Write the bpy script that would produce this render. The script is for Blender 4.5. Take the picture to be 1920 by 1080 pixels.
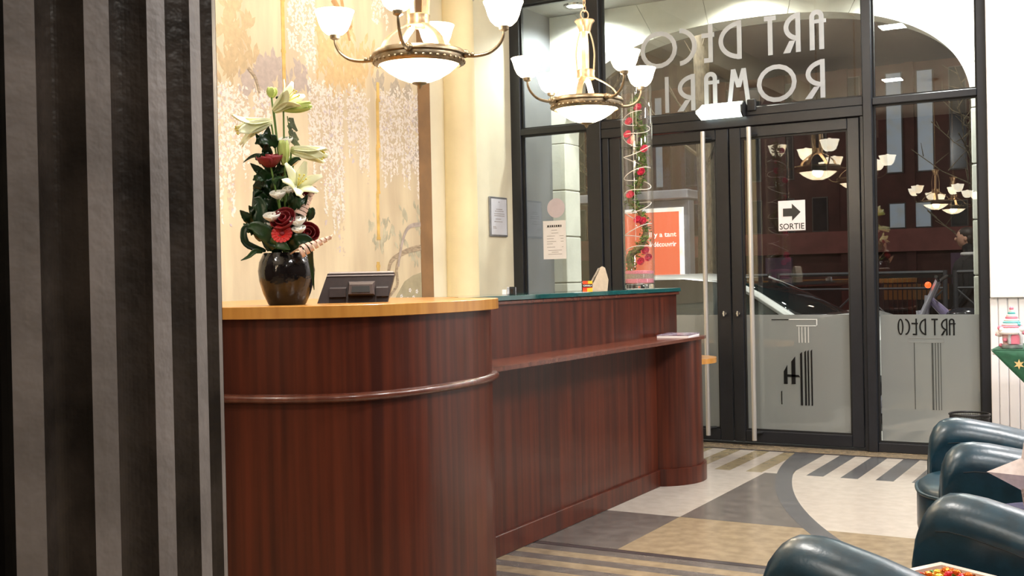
import bpy, math, random
from mathutils import Vector, Matrix, Quaternion
random.seed(7)
PI = math.pi
for o in list(bpy.data.objects): bpy.data.objects.remove(o, do_unlink=True)
SC = bpy.context.scene
COL = SC.collection

# ------------------------------------------------------------------ camera
cam_d = bpy.data.cameras.new('camera'); cam = bpy.data.objects.new('camera', cam_d); COL.objects.link(cam)
cam_d.sensor_fit = 'HORIZONTAL'; cam_d.sensor_width = 36.0; cam_d.lens = 2115.0 * 36.0 / 1920.0
cam_d.clip_start = 0.05; cam_d.clip_end = 200
yaw = math.radians(30.0); roll = math.radians(1.1967); pitch = math.radians(0.4468)
F = Vector((-math.sin(yaw) * math.cos(pitch), math.cos(yaw) * math.cos(pitch), -math.sin(pitch)))
R0 = Vector((math.cos(yaw), math.sin(yaw), 0)); U0 = R0.cross(F)
Rv = math.cos(roll) * R0 - math.sin(roll) * U0
Uv = math.sin(roll) * R0 + math.cos(roll) * U0
m = Matrix((Rv, Uv, -F)).transposed().to_4x4(); m.translation = (0, 0, 1.2)
cam.matrix_world = m
SC.camera = cam

# ------------------------------------------------------------------ world, exposure, lamps and added fill
w = bpy.data.worlds.new('night_sky'); SC.world = w; w.use_nodes = True
w.node_tree.nodes['Background'].inputs[0].default_value = (0.05, 0.06, 0.09, 1)
w.node_tree.nodes['Background'].inputs[1].default_value = 0.12
SC.view_settings.view_transform = 'Standard'; SC.view_settings.look = 'None'
SC.view_settings.gamma = 1.0; SC.view_settings.use_curve_mapping = False
SC.view_settings.exposure = 0.22

def area(name, loc, size, power, color=(1, .86, .68), rot=(0, 0, 0), size_y=None):
    d = bpy.data.lights.new(name, 'AREA'); d.energy = power; d.color = color; d.size = size
    if size_y: d.shape = 'RECTANGLE'; d.size_y = size_y
    o = bpy.data.objects.new(name, d); COL.objects.link(o); o.location = loc; o.rotation_euler = rot
    return o
def point(name, loc, power, color=(1, .8, .55), r=.05):
    d = bpy.data.lights.new(name, 'POINT'); d.energy = power; d.color = color; d.shadow_soft_size = r
    o = bpy.data.objects.new(name, d); COL.objects.link(o); o.location = loc; return o
def spot(name, loc, tgt, power, color=(1, .95, .85), ang=100, blend=.6, r=.05):
    d = bpy.data.lights.new(name, 'SPOT'); d.energy = power; d.color = color; d.spot_size = math.radians(ang); d.spot_blend = blend; d.shadow_soft_size = r
    o = bpy.data.objects.new(name, d); COL.objects.link(o); o.location = loc
    o.rotation_euler = (Vector(tgt) - Vector(loc)).to_track_quat('-Z', 'Y').to_euler(); return o
# first two are panels mirrored in the glass; the rest unseen, added as fill
area('panel_or_fill_light', (-2.42, 3.2, 3.76), .24, 62, (1, .96, .90))
area('panel_or_fill_light', (-3.1, -.2, 3.76), .24, 50, (1, .96, .90))
area('panel_or_fill_light', (0.6, 4.3, 3.76), .6, 95, (1, .98, .97))
area('panel_or_fill_light', (0.9, 1.6, 3.76), .6, 75, (1, .98, .97))
area('panel_or_fill_light', (1.3, 6.3, 3.76), .5, 110, (1, .97, .95))
area('panel_or_fill_light', (-.25, 6.75, 3.76), .4, 55, (1, .98, .98))
area('panel_or_fill_light', (1.6, -1.5, 3.76), .6, 60, (1, .95, .88))
# porch downlights; the point lights are unseen, added to brighten car and street
spot('porch_downlight_light', (-4.02, 8.07, 3.34), (-4.0, 8.25, 0), 150, (.98, .99, .93), 150, .5)
spot('porch_downlight_light', (-1.35, 8.07, 3.34), (-1.32, 8.25, 0), 260, (1, .99, .95), 150, .5)
spot('porch_downlight_light', (-2.7, 8.07, 3.34), (-2.7, 8.25, 0), 70, (1, .96, .85), 150, .5)
point('street_fill_light', (-1.0, 9.6, 5.5), 700, (1, .96, .9), .25)
point('street_fill_light', (-4.9, 11.75, 4.2), 120, (1, .97, .95), .15)
point('street_fill_light', (-8.0, 16.5, 6.0), 200, (1, .88, .7), .3)
point('street_fill_light', (1.5, 17.0, 6.0), 130, (1, .8, .6), .3)

# ------------------------------------------------------------------ materials
MATS = {}
def mat(name, col, rough=.5, metal=0., nscale=0., namt=.2, bump=0., bscale=None, coat=0., stretch=(1, 1, 1), col2=None, emit=0., ecol=None, spec=.5, alpha=None, trans=0.):
    if name in MATS: return MATS[name]
    mm = bpy.data.materials.new(name); mm.use_nodes = True; nt = mm.node_tree; N = nt.nodes; L = nt.links
    b = N['Principled BSDF']
    b.inputs['Base Color'].default_value = (*col, 1); b.inputs['Roughness'].default_value = rough
    b.inputs['Metallic'].default_value = metal; b.inputs['Specular IOR Level'].default_value = spec
    b.inputs['Coat Weight'].default_value = coat; b.inputs['Coat Roughness'].default_value = .08
    if trans: b.inputs['Transmission Weight'].default_value = trans
    if emit:
        b.inputs['Emission Color'].default_value = (*(ecol or col), 1); b.inputs['Emission Strength'].default_value = emit
    if nscale:
        tc = N.new('ShaderNodeTexCoord'); mp = N.new('ShaderNodeMapping'); mp.inputs['Scale'].default_value = stretch
        nz = N.new('ShaderNodeTexNoise'); nz.inputs['Scale'].default_value = nscale; nz.inputs['Detail'].default_value = 6
        rp = N.new('ShaderNodeValToRGB')
        c2 = col2 or tuple(c * (1 - namt) for c in col); c1 = col if col2 else tuple(min(1, c * (1 + namt)) for c in col)
        rp.color_ramp.elements[0].position = .36; rp.color_ramp.elements[1].position = .64
        rp.color_ramp.elements[0].color = (*c2, 1); rp.color_ramp.elements[1].color = (*c1, 1)
        L.new(tc.outputs['Object'], mp.inputs[0]); L.new(mp.outputs[0], nz.inputs[0]); L.new(nz.outputs[0], rp.inputs[0])
        L.new(rp.outputs[0], b.inputs['Base Color'])
        if bump:
            bp = N.new('ShaderNodeBump'); bp.inputs['Strength'].default_value = bump; bp.inputs['Distance'].default_value = .01
            if bscale:
                n2 = N.new('ShaderNodeTexNoise'); n2.inputs['Scale'].default_value = bscale; L.new(tc.outputs['Object'], n2.inputs[0]); L.new(n2.outputs[0], bp.inputs['Height'])
            else: L.new(nz.outputs[0], bp.inputs['Height'])
            L.new(bp.outputs[0], b.inputs['Normal'])
    MATS[name] = mm; return mm

def glass_mat(name, tint, f0=.045, rough=0.):
    mm = bpy.data.materials.new(name); mm.use_nodes = True; nt = mm.node_tree; N = nt.nodes; L = nt.links
    N.remove(N['Principled BSDF']); out = N['Material Output']
    tr = N.new('ShaderNodeBsdfTransparent'); tr.inputs[0].default_value = (*tint, 1)
    gl = N.new('ShaderNodeBsdfGlossy'); gl.inputs['Roughness'].default_value = rough
    lw = N.new('ShaderNodeLayerWeight'); lw.inputs[0].default_value = .5
    pw = N.new('ShaderNodeMath'); pw.operation = 'POWER'; pw.inputs[1].default_value = 5
    ma = N.new('ShaderNodeMath'); ma.operation = 'MULTIPLY_ADD'; ma.inputs[1].default_value = 1 - f0; ma.inputs[2].default_value = f0
    mx = N.new('ShaderNodeMixShader')
    L.new(lw.outputs['Facing'], pw.inputs[0]); L.new(pw.outputs[0], ma.inputs[0]); L.new(ma.outputs[0], mx.inputs[0])
    L.new(tr.outputs[0], mx.inputs[1]); L.new(gl.outputs[0], mx.inputs[2]); L.new(mx.outputs[0], out.inputs[0])
    MATS[name] = mm; return mm

def frost_mat(name):
    mm = bpy.data.materials.new(name); mm.use_nodes = True; nt = mm.node_tree; N = nt.nodes; L = nt.links
    N.remove(N['Principled BSDF']); out = N['Material Output']
    df = N.new('ShaderNodeBsdfDiffuse'); df.inputs[0].default_value = (.30, .325, .32, 1)
    tl = N.new('ShaderNodeBsdfTranslucent'); tl.inputs[0].default_value = (.6, .62, .6, 1)
    gl = N.new('ShaderNodeBsdfGlossy'); gl.inputs['Roughness'].default_value = .03
    m1 = N.new('ShaderNodeMixShader'); m1.inputs[0].default_value = .35
    lw = N.new('ShaderNodeLayerWeight'); lw.inputs[0].default_value = .5
    pw = N.new('ShaderNodeMath'); pw.operation = 'POWER'; pw.inputs[1].default_value = 5
    ma = N.new('ShaderNodeMath'); ma.operation = 'MULTIPLY_ADD'; ma.inputs[1].default_value = .84; ma.inputs[2].default_value = .15
    m2 = N.new('ShaderNodeMixShader')
    L.new(df.outputs[0], m1.inputs[1]); L.new(tl.outputs[0], m1.inputs[2])
    L.new(lw.outputs['Facing'], pw.inputs[0]); L.new(pw.outputs[0], ma.inputs[0]); L.new(ma.outputs[0], m2.inputs[0])
    L.new(m1.outputs[0], m2.inputs[1]); L.new(gl.outputs[0], m2.inputs[2]); L.new(m2.outputs[0], out.inputs[0])
    MATS[name] = mm; return mm

def lamp_glass(name, col, strength, base=(.85, .78, .66), through=0.):
    """white blown glass of a lit lamp shade: glows, veined with warm alabaster clouds"""
    mm = bpy.data.materials.new(name); mm.use_nodes = True; nt = mm.node_tree; N = nt.nodes; L = nt.links
    b = N['Principled BSDF']; b.inputs['Base Color'].default_value = (*base, 1); b.inputs['Roughness'].default_value = .3
    tc = N.new('ShaderNodeTexCoord'); nz = N.new('ShaderNodeTexNoise'); nz.inputs['Scale'].default_value = 9
    rp = N.new('ShaderNodeValToRGB'); rp.color_ramp.elements[0].position = .3; rp.color_ramp.elements[1].position = .55
    rp.color_ramp.elements[0].color = (col[0], col[1] * .8, col[2] * .55, 1); rp.color_ramp.elements[1].color = (*col, 1)
    L.new(tc.outputs['Object'], nz.inputs[0]); L.new(nz.outputs[0], rp.inputs[0]); L.new(rp.outputs[0], b.inputs['Emission Color'])
    b.inputs['Emission Strength'].default_value = strength
    if through:      # thin opal glass lets part of the bulb's light straight through
        tr = N.new('ShaderNodeBsdfTransparent'); tr.inputs[0].default_value = (1, .95, .88, 1); mx = N.new('ShaderNodeMixShader'); mx.inputs[0].default_value = through
        L.new(b.outputs[0], mx.inputs[1]); L.new(tr.outputs[0], mx.inputs[2]); L.new(mx.outputs[0], N['Material Output'].inputs[0])
    MATS[name] = mm; return mm

WOOD = mat('mahogany_veneer', (.092, .0185, .0078), .32, nscale=3.4, stretch=(8, 8, .25), col2=(.040, .0086, .0048), bump=.012, coat=.08, spec=.3)
WOOD_EDGE = mat('mahogany_edge', (.125, .036, .020), .25, nscale=3.0, stretch=(9, 9, .5), col2=(.085, .021, .012), coat=.25)
BEECH = mat('golden_beech', (.55, .26, .055), .3, nscale=3, stretch=(8, 8, .8), col2=(.44, .19, .035), coat=.25)
FRAME = mat('anthracite_frame', (.012, .0135, .018), .34, nscale=30, namt=.08)
FRAME_D = mat('black_gasket', (.008, .008, .009), .5, nscale=40, namt=.1)
STEEL = mat('brushed_steel', (.70, .68, .66), .38, metal=.75, nscale=12, namt=.06, stretch=(20, 20, .3))
CHROME = mat('chrome', (.75, .75, .75), .12, metal=1, nscale=5, namt=.03)
WALL_Y = mat('cream_yellow_plaster', (.84, .72, .45), .6, nscale=5, namt=.04, bump=.05, bscale=120)
WALL_C = mat('pale_cream_plaster', (.78, .73, .57), .6, nscale=5, namt=.03, bump=.05, bscale=120)
WALL_W = mat('white_plaster', (.80, .78, .79), .6, nscale=5, namt=.02, bump=.04, bscale=140)
CEIL = mat('ceiling_paint', (.72, .66, .58), .7, nscale=4, namt=.03)
GLASS = glass_mat('window_glass', (.93, .96, .95), .075)
VGLASS = glass_mat('vase_glass', (.975, .98, .98), .06)
FROST = frost_mat('frosted_film')
BRASS = mat('antique_brass', (.24, .19, .125), .36, metal=.9, nscale=25, namt=.25, bump=.05)
PALEBRASS = mat('pale_gilt_brass', (.62, .44, .27), .3, metal=.8, nscale=25, namt=.15)

# ------------------------------------------------------------------ mesh helpers
class MB:
    def __init__(s): s.v = []; s.f = []; s.mi = []; s.cur = 0
    def add(s, vs, fs):
        n = len(s.v); s.v += [tuple(v) for v in vs]; s.f += [tuple(i + n for i in f) for f in fs]; s.mi += [s.cur] * len(fs); return s
    def box(s, x0, y0, z0, x1, y1, z1, bev=0.):
        if bev > 0:
            b = bev
            prof = [(x0 + b, y0), (x1 - b, y0), (x1, y0 + b), (x1, y1 - b), (x1 - b, y1), (x0 + b, y1), (x0, y1 - b), (x0, y0 + b)]
            cx, cy = (x0 + x1) / 2, (y0 + y1) / 2
            ins = [(cx + (px - cx) * (1 - 2 * b / max(1e-6, x1 - x0)), cy + (py - cy) * (1 - 2 * b / max(1e-6, y1 - y0))) for px, py in prof]
            rings = [[(p[0], p[1], z0) for p in ins], [(p[0], p[1], z0 + b) for p in prof], [(p[0], p[1], z1 - b) for p in prof], [(p[0], p[1], z1) for p in ins]]
            return s.loft(rings, True, True)
        vs = [(x0, y0, z0), (x1, y0, z0), (x1, y1, z0), (x0, y1, z0), (x0, y0, z1), (x1, y0, z1), (x1, y1, z1), (x0, y1, z1)]
        return s.add(vs, [(3, 2, 1, 0), (4, 5, 6, 7), (0, 1, 5, 4), (1, 2, 6, 5), (2, 3, 7, 6), (3, 0, 4, 7)])
    def loft(s, rings, cap0=True, cap1=True, closed=True):
        n = len(rings[0]); vs = [p for r in rings for p in r]; fs = []
        for i in range(len(rings) - 1):
            for j in range(n if closed else n - 1):
                k = (j + 1) % n; fs.append((i * n + j, i * n + k, (i + 1) * n + k, (i + 1) * n + j))
        if cap0: fs.append(tuple(range(n - 1, -1, -1)))
        if cap1: fs.append(tuple((len(rings) - 1) * n + j for j in range(n)))
        return s.add(vs, fs)
    def prism(s, poly, z0, z1):
        return s.loft([[(p[0], p[1], z0) for p in poly], [(p[0], p[1], z1) for p in poly]])
    def prism_y(s, poly, y0, y1):      # poly in (x, z)
        return s.loft([[(p[0], y1, p[1]) for p in poly], [(p[0], y0, p[1]) for p in poly]])
    def prism_x(s, poly, x0, x1):      # poly in (y, z)
        return s.loft([[(x0, p[0], p[1]) for p in poly], [(x1, p[0], p[1]) for p in poly]])
    def lathe(s, prof, c=(0, 0, 0), n=24, cap=True):
        rings = []
        for r, z in prof: rings.append([(c[0] + r * math.cos(2 * PI * j / n), c[1] + r * math.sin(2 * PI * j / n), c[2] + z) for j in range(n)])
        return s.loft(rings, cap, cap)
    def tube(s, pts, r, n=8, cap=True):
        pts = [Vector(p) for p in pts]; rr = r if isinstance(r, (list, tuple)) else [r] * len(pts)
        rings = []; up = None
        for i, p in enumerate(pts):
            t = (pts[min(i + 1, len(pts) - 1)] - pts[max(i - 1, 0)])
            if t.length < 1e-9: t = Vector((0, 0, 1))
            t.normalize()
            if up is None:
                up = t.orthogonal().normalized()
            up = (up - t * up.dot(t))
            if up.length < 1e-6: up = t.orthogonal()
            up.normalize(); sd = t.cross(up)
            rings.append([tuple(p + rr[i] * (math.cos(2 * PI * j / n) * up + math.sin(2 * PI * j / n) * sd)) for j in range(n)])
        return s.loft(rings, cap, cap)
    def band(s, pts, wid, th, side):   # flat strap along pts, width along 'side'
        rings = []; pts = [Vector(p) for p in pts]
        for i, p in enumerate(pts):
            t = (pts[min(i + 1, len(pts) - 1)] - pts[max(i - 1, 0)]).normalized(); sd = Vector(side); sd = (sd - t * sd.dot(t)).normalized(); nn = t.cross(sd)
            rings.append([tuple(p + a * wid / 2 * sd + b * th / 2 * nn) for a, b in ((-1, -1), (1, -1), (1, 1), (-1, 1))])
        return s.loft(rings)
    def ball(s, c, r, n=10, m=7, sc=(1, 1, 1)):
        prof = [(max(1e-4, r * math.sin(PI * i / m)), -r * math.cos(PI * i / m)) for i in range(m + 1)]
        rings = [[(c[0] + sc[0] * a * math.cos(2 * PI * j / n), c[1] + sc[1] * a * math.sin(2 * PI * j / n), c[2] + sc[2] * z) for j in range(n)] for a, z in prof]
        return s.loft(rings)
    def torus(s, c, R, r, n=32, k=8, sc=1.0):
        rings = [[(c[0] + (R + r * math.cos(2 * PI * j / k)) * math.cos(2 * PI * i / n), c[1] + (R + r * math.cos(2 * PI * j / k)) * math.sin(2 * PI * i / n), c[2] + sc * r * math.sin(2 * PI * j / k)) for j in range(k)] for i in range(n + 1)]
        return s.loft(rings, False, False)
    def grid(s, P, th=0.):              # P: rows of points
        n = len(P[0]); vs = [p for r in P for p in r]; fs = []
        for i in range(len(P) - 1):
            for j in range(n - 1): fs.append((i * n + j, i * n + j + 1, (i + 1) * n + j + 1, (i + 1) * n + j))
        return s.add(vs, fs)
    def xf(s, M):
        s.v = [tuple(M @ Vector(v)) for v in s.v]; return s

def wloc(p):
    v = Vector((0, 0, 0))
    while p is not None: v += p.location; p = p.parent
    return v
def ob(name, mb, mats, parent=None, smooth=False, local=False, kind=None, label=None, cat=None, group=None, solid=0., sub=0):
    """link one mesh object; vertices are given in world space (parents are unrotated here) unless local"""
    me = bpy.data.meshes.new(name)
    off = Vector((0, 0, 0)) if (local or parent is None) else wloc(parent)
    me.from_pydata([(v[0] - off.x, v[1] - off.y, v[2] - off.z) for v in mb.v], [], mb.f)
    ml = mats if isinstance(mats, (list, tuple)) else [mats]
    for q in ml: me.materials.append(q)
    if len(ml) > 1: me.polygons.foreach_set('material_index', mb.mi)
    if smooth:
        me.polygons.foreach_set('use_smooth', [True] * len(me.polygons))
        try: me.set_sharp_from_angle(angle=math.radians(45))
        except Exception: pass
    me.update()
    o = bpy.data.objects.new(name, me); COL.objects.link(o)
    if parent: o.parent = parent
    if solid:
        md = o.modifiers.new('solid', 'SOLIDIFY'); md.thickness = solid; md.offset = 0
    if sub:
        md = o.modifiers.new('sub', 'SUBSURF'); md.levels = sub; md.render_levels = sub
    if kind: o['kind'] = kind
    if label: o['label'] = label
    if cat: o['category'] = cat
    if group: o['group'] = group
    return o
def thing(name, label, cat, loc=(0, 0, 0), rz=0., group=None, kind=None):
    o = bpy.data.objects.new(name, None); COL.objects.link(o); o.empty_display_size = .05
    o.location = loc; o.rotation_euler = (0, 0, rz)
    if label: o['label'] = label
    if cat: o['category'] = cat
    if group: o['group'] = group
    if kind: o['kind'] = kind
    return o
def dup(root, loc, rz=None, label=None):
    r = root.copy(); COL.objects.link(r); r.location = loc
    if rz is not None: r.rotation_euler = (0, 0, rz)
    if label: r['label'] = label
    for ch in list(root.children):
        c = ch.copy(); COL.objects.link(c); c.parent = r
        for g in ch.children:
            d = g.copy(); COL.objects.link(d); d.parent = c
    return r
def catmull(P, n=8):
    P = [Vector(p) for p in P]; out = []
    for i in range(len(P) - 1):
        p0 = P[max(i - 1, 0)]; p1 = P[i]; p2 = P[i + 1]; p3 = P[min(i + 2, len(P) - 1)]
        for k in range(n):
            t = k / n
            out.append(.5 * ((2 * p1) + (p2 - p0) * t + (2 * p0 - 5 * p1 + 4 * p2 - p3) * t * t + (3 * p1 - p0 - 3 * p2 + p3) * t ** 3))
    out.append(P[-1]); return out
def text_mb(txt, size, bold=0.):
    cu = bpy.data.curves.new('t', 'FONT'); cu.body = txt; cu.size = size; cu.offset = bold; cu.resolution_u = 3
    to = bpy.data.objects.new('t', cu); COL.objects.link(to)
    dg = bpy.context.evaluated_depsgraph_get(); me = bpy.data.meshes.new_from_object(to.evaluated_get(dg))
    mb = MB(); mb.add([v.co for v in me.vertices], [tuple(p.vertices) for p in me.polygons])
    bpy.data.objects.remove(to, do_unlink=True); bpy.data.curves.remove(cu); bpy.data.meshes.remove(me)
    return mb

# ================================================================== ROOM SHELL
YF = 7.72
def struct(name, mb, m, label=None, parent=None, **k):
    return ob(name, mb, m, parent, kind='structure', label=label, **k)

# ---- floor: base slab with inlaid pieces
CREAMF = mat('cream_terrazzo', (.43, .385, .335), .2, nscale=16, namt=.06)
TANF = mat('tan_terrazzo', (.265, .205, .133), .2, nscale=16, namt=.14)
OLIVEF = mat('olive_tan_terrazzo', (.27, .22, .135), .2, nscale=16, namt=.1)
GRAYF = mat('grey_terrazzo', (.122, .108, .098), .2, nscale=14, namt=.16)
BLUEGF = mat('blue_grey_terrazzo', (.10, .10, .104), .2, nscale=9, namt=.1)
DARKF = mat('dark_terrazzo', (.052, .044, .046), .22, nscale=12, namt=.1)
mb = MB().box(-4.6, -4.6, -.15, 4.2, 7.8, -.004)
floor = struct('floor', mb, TANF, 'polished floor of cream, tan and grey inlaid pieces')
def tile(poly, m, z=0., name='tile'):
    return ob(name, MB().prism(poly, -.0042, z), m, floor)
def rect(x0, y0, x1, y1): return [(x0, y0), (x1, y0), (x1, y1), (x0, y1)]
ACX, ACY, AR = 2.917, 7.785, 5.073      # centre and outer radius of the dark arc
def arcx(y, r): return ACX - math.sqrt(max(0, r * r - (y - ACY) ** 2))
AI = AR - .095
# border along the facade
tile(rect(-4.4, 7.50, 1.2, 7.70), TANF, .0); tile(rect(-4.4, 7.46, 1.2, 7.495), DARKF, .0); tile(rect(-4.4, 7.70, 1.2, 7.8), DARKF, -.001)
Y1, Y2, Y3, Y4 = 6.645, 7.455, 5.26, 4.52
# stripes between Y1 and Y2
for k in range(-9, 22):
    x0 = -2.42 + .2 * k; 
    for (a, b, m) in ((x0, x0 + .1, TANF), (x0 + .1, x0 + .2, CREAMF)):
        if b < -2.05: tile(rect(a, Y1, b, Y2), OLIVEF if m is TANF else CREAMF, .0)
for k in range(0, 30):
    a = -2.05 + .1 * k; m = BLUEGF if k % 2 == 0 else CREAMF
    n = 6
    ys = [Y1 + (Y2 - Y1) * i / n for i in range(n + 1)]
    L = [(max(a, arcx(y, AI)), y) for y in ys]
    if L[0][0] >= a + .1 and L[-1][0] >= a + .1: continue
    tile([(min(p[0], a + .1), p[1]) for p in L] + [(a + .1, Y2), (a + .1, Y1)], m, .0)
# between the last left stripe and the arc: cream
ys = [Y1 + (Y2 - Y1) * i / 8 for i in range(9)]
tile([(-2.12, Y1)] + [(-2.12, Y2)] + [(max(-2.119, arcx(y, AR)), y) for y in reversed(ys)], CREAMF, -.0004)
# big fields
ys = [Y3 + (Y1 - Y3) * i / 12 for i in range(13)]
tile(rect(-4.4, Y3, -2.1, Y1), CREAMF, .0)
tile([(-2.1, Y3), (-2.1, Y1)] + [(max(-2.099, arcx(y, AR)), y) for y in reversed(ys)], GRAYF, .0)
tile([(1.2, Y3), (1.2, Y1)] + [(arcx(y, AI), y) for y in reversed(ys)], CREAMF, .0)
tile(rect(-4.4, Y4, -2.1, Y3), GRAYF, .0)
ys = [Y4 + (Y3 - Y4) * i / 8 for i in range(9)]
tile([(-2.1, Y4), (-2.1, Y3)] + [(arcx(y, AR), y) for y in reversed(ys)], TANF, .0)
tile([(1.2, Y4), (1.2, Y3)] + [(arcx(y, AI), y) for y in reversed(ys)], TANF, .0)
# the arc itself
ys = [Y4 + (Y2 - Y4) * i / 40 for i in range(41)]
tile([(arcx(y, AR), y) for y in ys] + [(arcx(y, AI), y) for y in reversed(ys)], BLUEGF, .0006, 'arc_band')
# bands toward the viewer
tile(rect(-4.4, 4.475, 1.2, 4.515), DARKF, .0)
yb = 4.47
for k in range(14):
    tile(rect(-4.4, yb - .082, 1.2, yb - .001), GRAYF if k % 2 == 0 else TANF, .0); yb -= .082
# ---- walls
DARKW = mat('dark_panelling', (.07, .045, .035), .5, nscale=3, namt=.2)
struct('wall_left', MB().box(-4.62, -4.5, 0, -4.42, 7.78, 3.8), WALL_C, 'cream plaster wall behind the reception desk')
struct('wall_back', MB().box(-4.62, -4.7, 0, 4.2, -4.5, 3.8), DARKW, 'dark panelled wall behind the viewer')
struct('wall_right', MB().box(4.0, -4.5, 0, 4.2, 7.66, 3.8), DARKW, 'dark panelled wall on the far side of the lobby')
struct('ceiling', MB().box(-4.62, -4.7, 3.8, 4.2, 7.86, 4.0), CEIL, 'pale painted ceiling')
wf = struct('wall_front', MB().box(-.945, 7.68, 0, 4.0, 8.3, 3.8), WALL_W, 'white fluted pier right of the glass front')
mb = MB()
for x0, x1 in ((-.945, -.908), (-.896, -.852), (-.840, -.790), (-.778, -.71), (-.698, -.62)): ob('flute_strip', MB().box(x0 - .004, 7.669, .0, x1 + .003, 7.68, 1.02, .004), WALL_W, wf)
ob('pier_face', MB().box(-.945, 7.648, 1.02, 3.98, 7.68, 3.78, .004), WALL_W, wf)
struct('trim_1', MB().box(-4.62, 7.66, 3.42, -.9, 7.82, 3.8), WALL_Y, 'plaster band above the glass front')
struct('trim_2', MB().box(-4.42, 4.2, 3.42, -4.2, 7.66, 3.8).box(-4.42, -4.5, 3.5, -4.2, 4.2, 3.8), WALL_C, 'shallow ceiling beam along the left wall')
struct('trim_8', MB().box(-4.4198, -4.5, 0, -4.405, 1.84, 3.49), DARKW, 'dark panelling on the left wall behind the viewer')
struct('baseboard_left', MB().box(-4.404, -4.5, 0, -4.385, 1.80, .1).box(-4.4195, 2.2, 0, -4.385, 6.65, .1), WOOD, 'dark wooden baseboard')

# ---- engaged round columns on the left wall
def round_column(y, label):
    t = thing('engaged_column', label, 'column', (-4.36, y, 0), group=None)
    ob('shaft', MB().lathe([(.125, .22), (.122, 1.8), (.118, 3.2)], (-4.36, y, 0), 32), WALL_Y, t, True)
    ob('base', MB().lathe([(.16, 0), (.16, .12), (.145, .16), (.15, .19), (.125, .22)], (-4.36, y, 0), 32), WALL_Y, t, True)
    ob('capital', MB().lathe([(.118, 3.2), (.14, 3.22), (.14, 3.26), (.2, 3.36), (.21, 3.42)], (-4.36, y, 0), 32), CEIL, t, True)
round_column(6.84, 'cream round column on the left wall, right of the mural')
round_column(2.0, 'cream round column on the left wall left of the mural, mirrored in the doors')

# ================================================================== GLASS FRONT
def frame_bars(parent, bars, m=FRAME, y0=7.69, y1=7.77):
    for n, x0, z0, x1, z1 in bars: ob(n, MB().box(x0, y0, z0, x1, y1, z1, .004), m, parent)
def pane(parent, x0, z0, x1, z1, y=7.735):
    p = ob('pane', MB().box(x0, y - .003, z0, x1, y + .003, z1), GLASS, parent)
    g = MB()
    t = .012
    for a, b, c, d in ((x0, z0, x1, z0 + t), (x0, z1 - t, x1, z1), (x0, z0 + t, x0 + t, z1 - t), (x1 - t, z0 + t, x1, z1 - t)): g.box(a, y - .018, b, c, y - .004, d)
    ob('gasket', g, FRAME_D, parent)
    return p
# mullions
struct('trim_3', MB().box(-3.757, 7.675, 0, -3.64, 7.80, 3.42, .005), FRAME, 'dark metal mullion between side window and doors')
struct('trim_4', MB().box(-1.715, 7.675, 0, -1.655, 7.80, 3.42, .005), FRAME, 'dark metal mullion right of the doors')
w1 = thing('window_1', 'tall side window with dark frame beside the left wall', None, (-4.05, YF, 0), kind='structure')
frame_bars(w1, [('frame_bar', -4.425, 0, -4.335, 3.42), ('frame_bar', -4.335, 2.32, -3.757, 2.37), ('frame_bar', -4.335, 3.335, -3.757, 3.42), ('frame_bar', -4.335, 0, -3.757, .06), ])
pane(w1, -4.335, .06, -3.757, 2.32); pane(w1, -4.335, 2.37, -3.757, 3.335)
w2 = thing('window_2', 'tall window with frosted lower part right of the doors', None, (-1.3, YF, 0), kind='structure')
frame_bars(w2, [('frame_bar', -1.008, 0, -.945, 3.42), ('frame_bar', -1.655, 2.305, -1.008, 2.352), ('frame_bar', -1.655, 3.335, -1.008, 3.42), ('frame_bar', -1.655, 0, -1.008, .062)])
p2 = pane(w2, -1.655, .062, -1.008, 2.305); pane(w2, -1.655, 2.352, -1.008, 3.335)
ob('frosted_film', MB().box(-1.635, 7.7305, .075, -1.022, 7.7315, .913), FROST, w2)
w3 = thing('window_3', 'wide transom window with lettering above the doors', None, (-2.68, YF, 2.3), kind='structure')
frame_bars(w3, [('frame_bar', -3.64, 2.31, -1.715, 2.37), ('frame_bar', -3.64, 3.335, -1.715, 3.42), ('frame_bar', -3.64, 2.24, -1.715, 2.31)], y0=7.685)
pane(w3, -3.64, 2.37, -1.715, 3.335)
struct('trim_5', MB().box(-3.64, 7.695, 0, -3.585, 7.77, 2.24, .004), FRAME, 'left jamb of the double door')
struct('trim_6', MB().box(-1.74, 7.695, 0, -1.715, 7.77, 2.24, .004), FRAME, 'right jamb of the double door')
struct('trim_7', MB().box(-4.42, 7.70, 0, -.945, 7.80, .012), FRAME_D, 'black threshold under the glass front')
def door(nm, label, x0, x1, gx0, gx1):
    d = thing(nm, label, None, ((x0 + x1) / 2, YF, 0), kind='structure')
    for n, a, b, c, e in (('stile', x0, .02, gx0, 2.235), ('stile', gx1, .02, x1, 2.235), ('rail', gx0, .02, gx1, .10), ('rail', gx0, 2.16, gx1, 2.235)):
        ob(n, MB().box(a, 7.70, b, c, 7.76, e, .004), FRAME, d)
    pane(d, gx0, .10, gx1, 2.16)
    ob('frosted_film', MB().box(gx0 + .012, 7.7305, .112, gx1 - .012, 7.7315, .914), FROST, d)
    return d
d1 = door('door_1', 'left leaf of the glass double door', -3.58, -2.655, -3.49, -2.75)
d2 = door('door_2', 'right leaf of the glass double door', -2.648, -1.745, -2.566, -1.825)
def pull(d, x, z0, z1):
    h = ob('handle', MB().tube([(x, 7.635, z0), (x, 7.635, z1)], .0165, 14), STEEL, d, True)
    mb = MB()
    for z in (z0 + .05, z1 - .05): mb.tube([(x, 7.635, z), (x + .035, 7.70, z)], .01, 10)
    ob('standoff', mb, FRAME_D, h)
pull(d1, -2.819, .06, 2.22); pull(d2, -2.482, .04, 2.225)
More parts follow.
